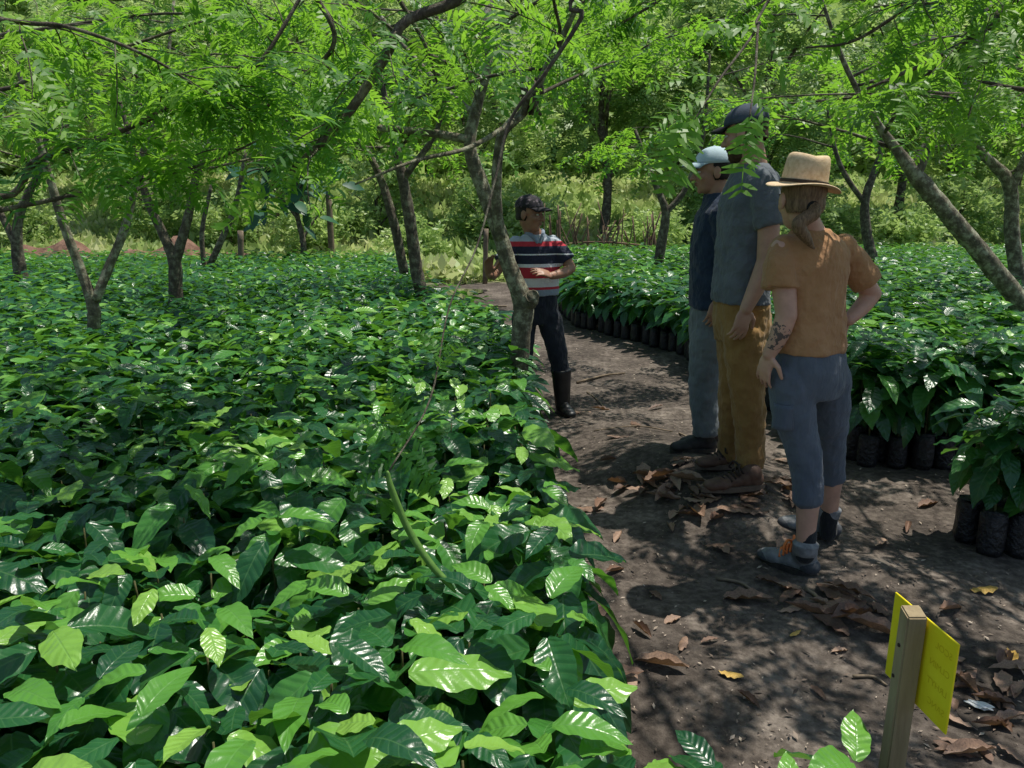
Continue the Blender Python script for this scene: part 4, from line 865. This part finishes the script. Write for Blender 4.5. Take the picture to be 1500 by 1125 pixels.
# ---- tall man in grey
def tall():
    Y0 = 3.75; base = V3((1.15, 3.78, gh(1.15, 3.78))); root = empty('person', base, 'tall bearded person in grey T-shirt, brown trousers and dark cap', 'person')
    f = v2(-.97, -.12); w = V3((f.y, -f.x, 0)); sk = skin_mat('skin_tanned', (.47, .27, .19))
    H = HMx(P(1086, 195, Y0), (-.80, .60), -.16); s = Sh(); head(s, H)
    s.limb([(H @ V3((0, -.02, -.05)), .058), (P(1098, 243, Y0), .064)])
    s.loft([(P(1080, 470, Y0), .15, .10), (P(1080, 400, Y0), .15, .10), (P(1085, 350, Y0), .155, .10), (P(1092, 300, Y0), .165, .105), (P(1097, 270, Y0), .15, .085), (P(1098, 250, Y0), .09, .065)], w, f)
    Ls(s, (1111, 276, 3.60, .044), (1120, 325, 3.54, .050), (1117, 382, 3.53, .045), per=4); Ls(s, (1117, 382, 3.53, .045), (1106, 412, 3.525, .043), (1087, 452, 3.52, .030), per=4)
    Ls(s, (1094, 276, 3.91, .044), (1098, 380, 3.96, .045), (1092, 445, 3.9, .03), per=3)
    hand(s, P(1087, 452, 3.52), P(1074, 496, 3.52)-P(1087, 452, 3.52), V3((.25, -1, 0)), -1, .42, 1.05); hand(s, P(1092, 445, 3.9), V3((-.3, 0, -1)), V3((0, 1, 0)), 1, .4, 1.05)
    Ls(s, (1083, 480, 3.66, .08), (1088, 585, 3.65, .055), (1090, 690, 3.65, .04)); Ls(s, (1072, 480, 3.84, .08), (1068, 585, 3.86, .055), (1062, 678, 3.9, .04))
    s.finish('body', sk, root, base, .005, 3); face_parts(root, base, H, (.06, .035, .02))
    hm = noisy('short_brown_hair', (.035, .02, .012), (.09, .055, .032), 60, .7, .6, 160)
    hair_cap(root, base, H, hm, -.045, .02)
    s = Sh(); s.ballM(H @ T_(0, .038, -.082) @ D_(.055, .055, .046)); s.ballM(H @ T_(0, .066, -.102) @ D_(.03, .026, .026)); s.limb([(H @ V3((-.066, .012, -.03)), .014), (H @ V3((-.055, .035, -.075)), .02)]); s.limb([(H @ V3((.066, .012, -.03)), .014), (H @ V3((.055, .035, -.075)), .02)]); s.limb([(H @ V3((-.024, .086, -.062)), .006), (H @ V3((0, .099, -.050)), .0065), (H @ V3((.024, .086, -.062)), .006)])
    s.finish('beard', hm, root, base, .005, 1, .008, .012)
    s = Sh(); s.loft([(P(1078, 442, Y0), .178, .128), (P(1078, 425, Y0), .178, .127), (P(1081, 390, Y0), .176, .122), (P(1086, 345, Y0), .182, .122), (P(1092, 300, Y0), .198, .130), (P(1097, 270, Y0), .198, .115), (P(1098, 253, Y0), .150, .09), (P(1097, 240, Y0), .078, .07)], w, f)
    Ls(s, (1108, 270, 3.58, .068), (1116, 295, 3.55, .070), (1124, 332, 3.53, .074), caps=(True, False)); Ls(s, (1094, 270, 3.92, .066), (1098, 330, 3.95, .074), caps=(True, False))
    s.finish('shirt', cloth('slate_blue_cotton', (.105, .120, .140), (.14, .158, .180), SHIRT), root, base, .008, 4, .022, .065)
    s = Sh(); s.loft([(P(1080, 432, Y0), .160, .118), (P(1080, 450, Y0), .172, .125), (P(1080, 478, Y0), .178, .130), (P(1078, 500, Y0), .16, .115)], w, f)
    Ls(s, (1083, 490, 3.66, .108), (1087, 545, 3.65, .095), (1090, 590, 3.65, .082), (1093, 640, 3.66, .076), (1092, 686, 3.65, .070), per=3, caps=(True, False)); Ls(s, (1073, 490, 3.84, .105), (1072, 545, 3.85, .09), (1068, 590, 3.86, .078), (1064, 670, 3.9, .068), per=3, caps=(True, False))
    s.finish('trousers', cloth('mustard_brown_twill', (.25, .140, .045), (.32, .185, .065)), root, base, .008, 4, .024, .065)
    a = noisy('brown_leather', (.085, .045, .03), (.15, .085, .058), 25, .6, .4, 90, spec=.4); lc = noisy('dark_lace', (.03, .02, .015), (.05, .035, .028), 30, .8); so2 = noisy('pale_brown_sole', (.12, .09, .07), (.18, .135, .10), 20, .8)
    shoe(root, base, fo(P(1112, 714, 3.62)), fo(P(1022, 716, 3.55)), P(1092, 690, 3.65), a, so2, 'shoe', .052, .115, .052, lift=.012, lace=lc); shoe(root, base, fo(P(1085, 690, 3.9)), fo(P(1012, 692, 3.86)), P(1064, 678, 3.9), a, so2, 'shoe', .052, .115, .052, lift=.008, lace=lc)
    navy = noisy('navy_cap_cloth', (.045, .058, .085), (.07, .09, .125), 25, .85, .3, 200)
    cap(root, base, H, navy, noisy('black_bill', (.012, .012, .014), (.022, .022, .025), 20, .8))
XO = 6; tall(); XO = 0
# ---- man in pale blue cap
def blue():
    Y0 = 4.28; base = V3((1.15, 4.28, gh(1.15, 4.28))); root = empty('person', base, 'person in a pale blue cap and navy jacket, half hidden behind the tall one', 'person')
    f = v2(-.97, .1); w = V3((f.y, -f.x, 0)); sk = skin_mat('skin_olive', (.40, .22, .145))
    H = HMx(P(1060, 251, Y0), (-1, .02), -.05); s = Sh(); head(s, H); s.limb([(H @ V3((0, -.02, -.05)), .054), (P(1068, 292, Y0), .06)])
    s.loft([(P(1060, 470, Y0), .15, .1), (P(1060, 400, Y0), .15, .1), (P(1064, 330, Y0), .16, .1), (P(1068, 300, Y0), .10, .07)], w, f)
    Ls(s, (1074, 315, 4.1, .05), (1082, 385, 4.08, .042), (1068, 440, 4.08, .028), per=3); Ls(s, (1070, 315, 4.46, .05), (1074, 385, 4.48, .042), (1064, 435, 4.43, .028), per=3)
    hand(s, P(1068, 440, 4.08), V3((-.25, 0, -1)), V3((.1, -1, 0)), -1, .4); hand(s, P(1064, 435, 4.43), V3((-.2, 0, -1)), V3((.1, 1, 0)), 1, .4)
    Ls(s, (1056, 485, 4.2, .075), (1048, 560, 4.2, .052), (1051, 638, 4.2, .038)); Ls(s, (1060, 485, 4.36, .075), (1056, 560, 4.38, .052), (1058, 630, 4.4, .038))
    s.finish('body', sk, root, base, .005, 3); face_parts(root, base, H); hair_cap(root, base, H, dark_hair, -.05, .015)
    nv = cloth('navy_nylon', (.018, .03, .058), (.028, .045, .08), SHIRT)
    s = Sh(); s.loft([(P(1060, 450, Y0), .178, .128), (P(1060, 420, Y0), .18, .126), (P(1060, 380, Y0), .182, .124), (P(1064, 330, Y0), .195, .122), (P(1067, 310, Y0), .185, .105), (P(1068, 298, Y0), .14, .085), (P(1066, 284, Y0), .075, .066)], w, f)
    Ls(s, (1074, 318, 4.1, .066), (1082, 385, 4.08, .060), (1070, 436, 4.08, .048), per=3, caps=(True, False)); Ls(s, (1070, 318, 4.46, .066), (1075, 385, 4.48, .06), (1066, 430, 4.43, .048), per=3, caps=(True, False))
    s.finish('jacket', nv, root, base, .008, 4, .022, .07)
    s = Sh(); s.loft([(P(1060, 440, Y0), .155, .112), (P(1059, 465, Y0), .172, .124), (P(1057, 490, Y0), .172, .124), (P(1056, 505, Y0), .15, .11)], w, f)
    Ls(s, (1055, 495, 4.2, .105), (1047, 560, 4.2, .086), (1050, 636, 4.2, .074), per=3, caps=(True, False)); Ls(s, (1060, 495, 4.36, .105), (1055, 560, 4.38, .082), (1058, 628, 4.4, .072), per=3, caps=(True, False))
    s.finish('trousers', cloth('grey_green_trousers', (.12, .14, .148), (.17, .19, .198)), root, base, .008, 4, .026, .07)
    bk = noisy('black_leather', (.018, .018, .019), (.04, .037, .035), 24, .6, .3, 80)
    shoe(root, base, fo(P(1064, 652, 4.2)), fo(P(998, 655, 4.18)), P(1051, 638, 4.2), bk, sole_dark, 'boot', .05, .12, .05); shoe(root, base, fo(P(1074, 640, 4.42)), fo(P(1012, 640, 4.4)), P(1058, 630, 4.4), bk, sole_dark, 'boot', .05, .12, .05)
    cap(root, base, H, noisy('pale_blue_cap', (.42, .54, .60), (.50, .62, .68), 20, .85, .3, 200), noisy('pale_blue_bill', (.34, .46, .52), (.40, .52, .58), 20, .85))
XO = -16; blue(); XO = 0
# ---- guide
def guide():
    Y0 = 5.47; base = V3((.22, 5.47, gh(.22, 5.47))); root = empty('person', base, 'person in a striped polo shirt and black rubber boots, gesturing behind the leaning tree', 'person')
    f = v2(.28, -.95); w = V3((f.y, -f.x, 0)); sk = skin_mat('skin_brown', (.33, .17, .108))
    H = HMx(P(776, 313, 5.42), (.86, -.50), -.06); s = Sh(); head(s, H); s.limb([(H @ V3((0, -.02, -.05)), .054), (P(783, 345, Y0), .06)])
    s.loft([(P(785, 450, Y0), .14, .1), (P(785, 400, Y0), .14, .095), (P(784, 365, Y0), .15, .09), (P(783, 348, Y0), .09, .065)], w, f)
    Ls(s, (811, 357, 5.5, .05), (827, 378, 5.46, .044), (836, 393, 5.44, .037), per=3); Ls(s, (836, 393, 5.44, .037), (824, 400, 5.36, .036), (808, 404, 5.27, .026), per=3)
    Ls(s, (754, 358, 5.43, .05), (738, 380, 5.38, .043), (727, 398, 5.35, .037), per=3); Ls(s, (727, 398, 5.35, .037), (722, 403, 5.27, .034), (717, 403, 5.17, .026), per=3)
    hand(s, P(808, 404, 5.27), P(786, 396, 5.2)-P(808, 404, 5.27), V3((.1, -.5, .8)), 1, .3, 1.0); hand(s, P(717, 403, 5.17), V3((-.05, -.35, .9)), V3((-.6, .7, .2)), -1, .35, 1.0)
    Ls(s, (767, 458, 5.44, .07), (765, 515, 5.42, .05), (762, 585, 5.45, .036)); Ls(s, (803, 458, 5.48, .07), (816, 515, 5.45, .05), (825, 590, 5.45, .036))
    s.finish('body', sk, root, base, .005, 3); face_parts(root, base, H); hair_cap(root, base, H, dark_hair, -.05, .015)
    m, nt, b = newmat('striped_polo'); tc = nt.nodes.new('ShaderNodeTexCoord'); sx = nt.nodes.new('ShaderNodeSeparateXYZ'); nt.links.new(tc.outputs['Object'], sx.inputs[0])
    zz = lambda py: P(785, py, 5.36).z-base.z
    z0, z1 = zz(432), zz(332); blu = (.28, .34, .42); red = (.52, .035, .055); nav = (.018, .022, .048); wh = (.72, .73, .76); gry = (.42, .46, .52)
    seq = [(432, blu), (425, red), (421, wh), (408, red), (392, wh), (387, nav), (374, wh), (372, nav), (361, red), (354, gry)]
    r = ramp(nt, [((zz(p)-z0)/(z1-z0), c) for p, c in seq], 'CONSTANT'); nt.links.new(nmath(nt, 'DIVIDE', nmath(nt, 'SUBTRACT', sx.outputs[2], z0), z1-z0), r.inputs[0])
    nt.links.new(r.outputs[0], b.inputs['Base Color']); b.inputs['Roughness'].default_value = .9; bump(nt, b, noise_tex(nt, 18, 3), .7, .02)
    s = Sh(); s.loft([(P(785, 432, Y0), .168, .118), (P(785, 410, Y0), .167, .118), (P(785, 385, Y0), .168, .116), (P(784, 364, Y0), .178, .112), (P(783, 353, Y0), .15, .092), (P(783, 342, Y0), .072, .062)], w, f)
    Ls(s, (809, 357, 5.5, .062), (820, 368, 5.47, .064), (831, 383, 5.455, .066), caps=(True, False)); Ls(s, (756, 358, 5.43, .062), (745, 370, 5.40, .064), (735, 385, 5.37, .066), caps=(True, False))
    sh = s.finish('polo_shirt', m, root, base, .008, 4, .014, .06)
    s = Sh(); n0 = P(783, 343, Y0)
    for sgn in (-1, 1): s.limb([(n0+V3((.03, .05, .025))+w*.02*sgn, .014), (n0+w*.062*sgn+V3((0, -.01, .02)), .015), (n0+f*.075+w*.035*sgn+V3((0, 0, -.015)), .016), (n0+f*.095+w*.012*sgn+V3((0, 0, -.055)), .010)], per=3)
    s.finish('collar', cloth('collar_blue', (.2, .25, .32), (.25, .3, .37)), sh, base, .006, 2)
    s = Sh(); s.loft([(P(785, 426, Y0), .150, .105), (P(785, 445, Y0), .163, .115), (P(785, 465, Y0), .160, .112), (P(785, 474, Y0), .14, .10)], w, f)
    Ls(s, (768, 465, 5.44, .092), (766, 515, 5.42, .074), (763, 562, 5.43, .066), per=3); Ls(s, (804, 465, 5.48, .092), (816, 515, 5.45, .074), (823, 555, 5.45, .066), per=3)
    s.finish('trousers', cloth('black_trousers', (.016, .019, .028), (.028, .031, .042)), root, base, .008, 4, .018, .06)
    for (px, Yk) in ((824, 5.45), (762, 5.45)):
        a = P(px, 590, Yk); hl = V3((a.x-.02, Yk+.07, 0)); to = V3((a.x+.06, Yk-.20, 0))
        shoe(root, base, hl, to, V3((a.x, Yk, 0)), black_rubber, black_rubber, 'rubber_boot', .055, .16, .05)
        s = Sh(); Ls(s, (px-2, 540, Yk-.01, .074), (px-1, 565, Yk, .066), (px, 594, Yk, .055), caps=(False, True)); s.finish('boot_shaft', black_rubber, root, base, .007, 3)
    m, nt, b = newmat('patterned_cap'); v = nt.nodes.new('ShaderNodeTexVoronoi'); v.inputs['Scale'].default_value = 70; tc = nt.nodes.new('ShaderNodeTexCoord'); nt.links.new(tc.outputs['Object'], v.inputs['Vector'])
    sp_ = nt.nodes.new('ShaderNodeSeparateColor'); nt.links.new(v.outputs['Color'], sp_.inputs[0]); r = ramp(nt, [(0, (.018, .017, .022)), (.5, (.035, .03, .04)), (.75, (.08, .062, .08)), (.92, (.16, .13, .15))], 'CONSTANT'); nt.links.new(sp_.outputs[0], r.inputs[0]); nt.links.new(r.outputs[0], b.inputs['Base Color']); b.inputs['Roughness'].default_value = .9
    cap(root, base, H, m, noisy('dark_bill', (.016, .015, .02), (.035, .032, .04), 30, .85))
guide()
# ------------------------------------------------------------------ camera, light, world
cam = bpy.data.cameras.new('camera'); co = bpy.data.objects.new('camera', cam); col.objects.link(co)
co.location = (0, 0, CH); co.rotation_euler = (PI/2-PITCH, 0, 0); cam.sensor_width = 36; cam.lens = 36*FP/1500; cam.clip_start = .05; cam.clip_end = 800; scene.camera = co
sl = bpy.data.lights.new('sun', 'SUN'); sl.energy = 5.0; sl.angle = math.radians(.5); sl.color = (1, .95, .86); so_ = bpy.data.objects.new('sun', sl); col.objects.link(so_)
so_.rotation_euler = SUN.to_track_quat('Z', 'Y').to_euler(); so_.location = (3, -2, 12)
wd = bpy.data.worlds.new('World'); scene.world = wd; wd.use_nodes = True; nt = wd.node_tree; bg = nt.nodes['Background']
sky = nt.nodes.new('ShaderNodeTexSky'); sky.sky_type = 'NISHITA'; sky.sun_disc = False; sky.sun_elevation = math.asin(SUN.z); sky.sun_rotation = math.atan2(SUN.x, SUN.y)
nt.links.new(sky.outputs[0], bg.inputs[0]); bg.inputs[1].default_value = .12
scene.view_settings.view_transform = 'Standard'; scene.view_settings.look = 'None'; scene.view_settings.exposure = 0
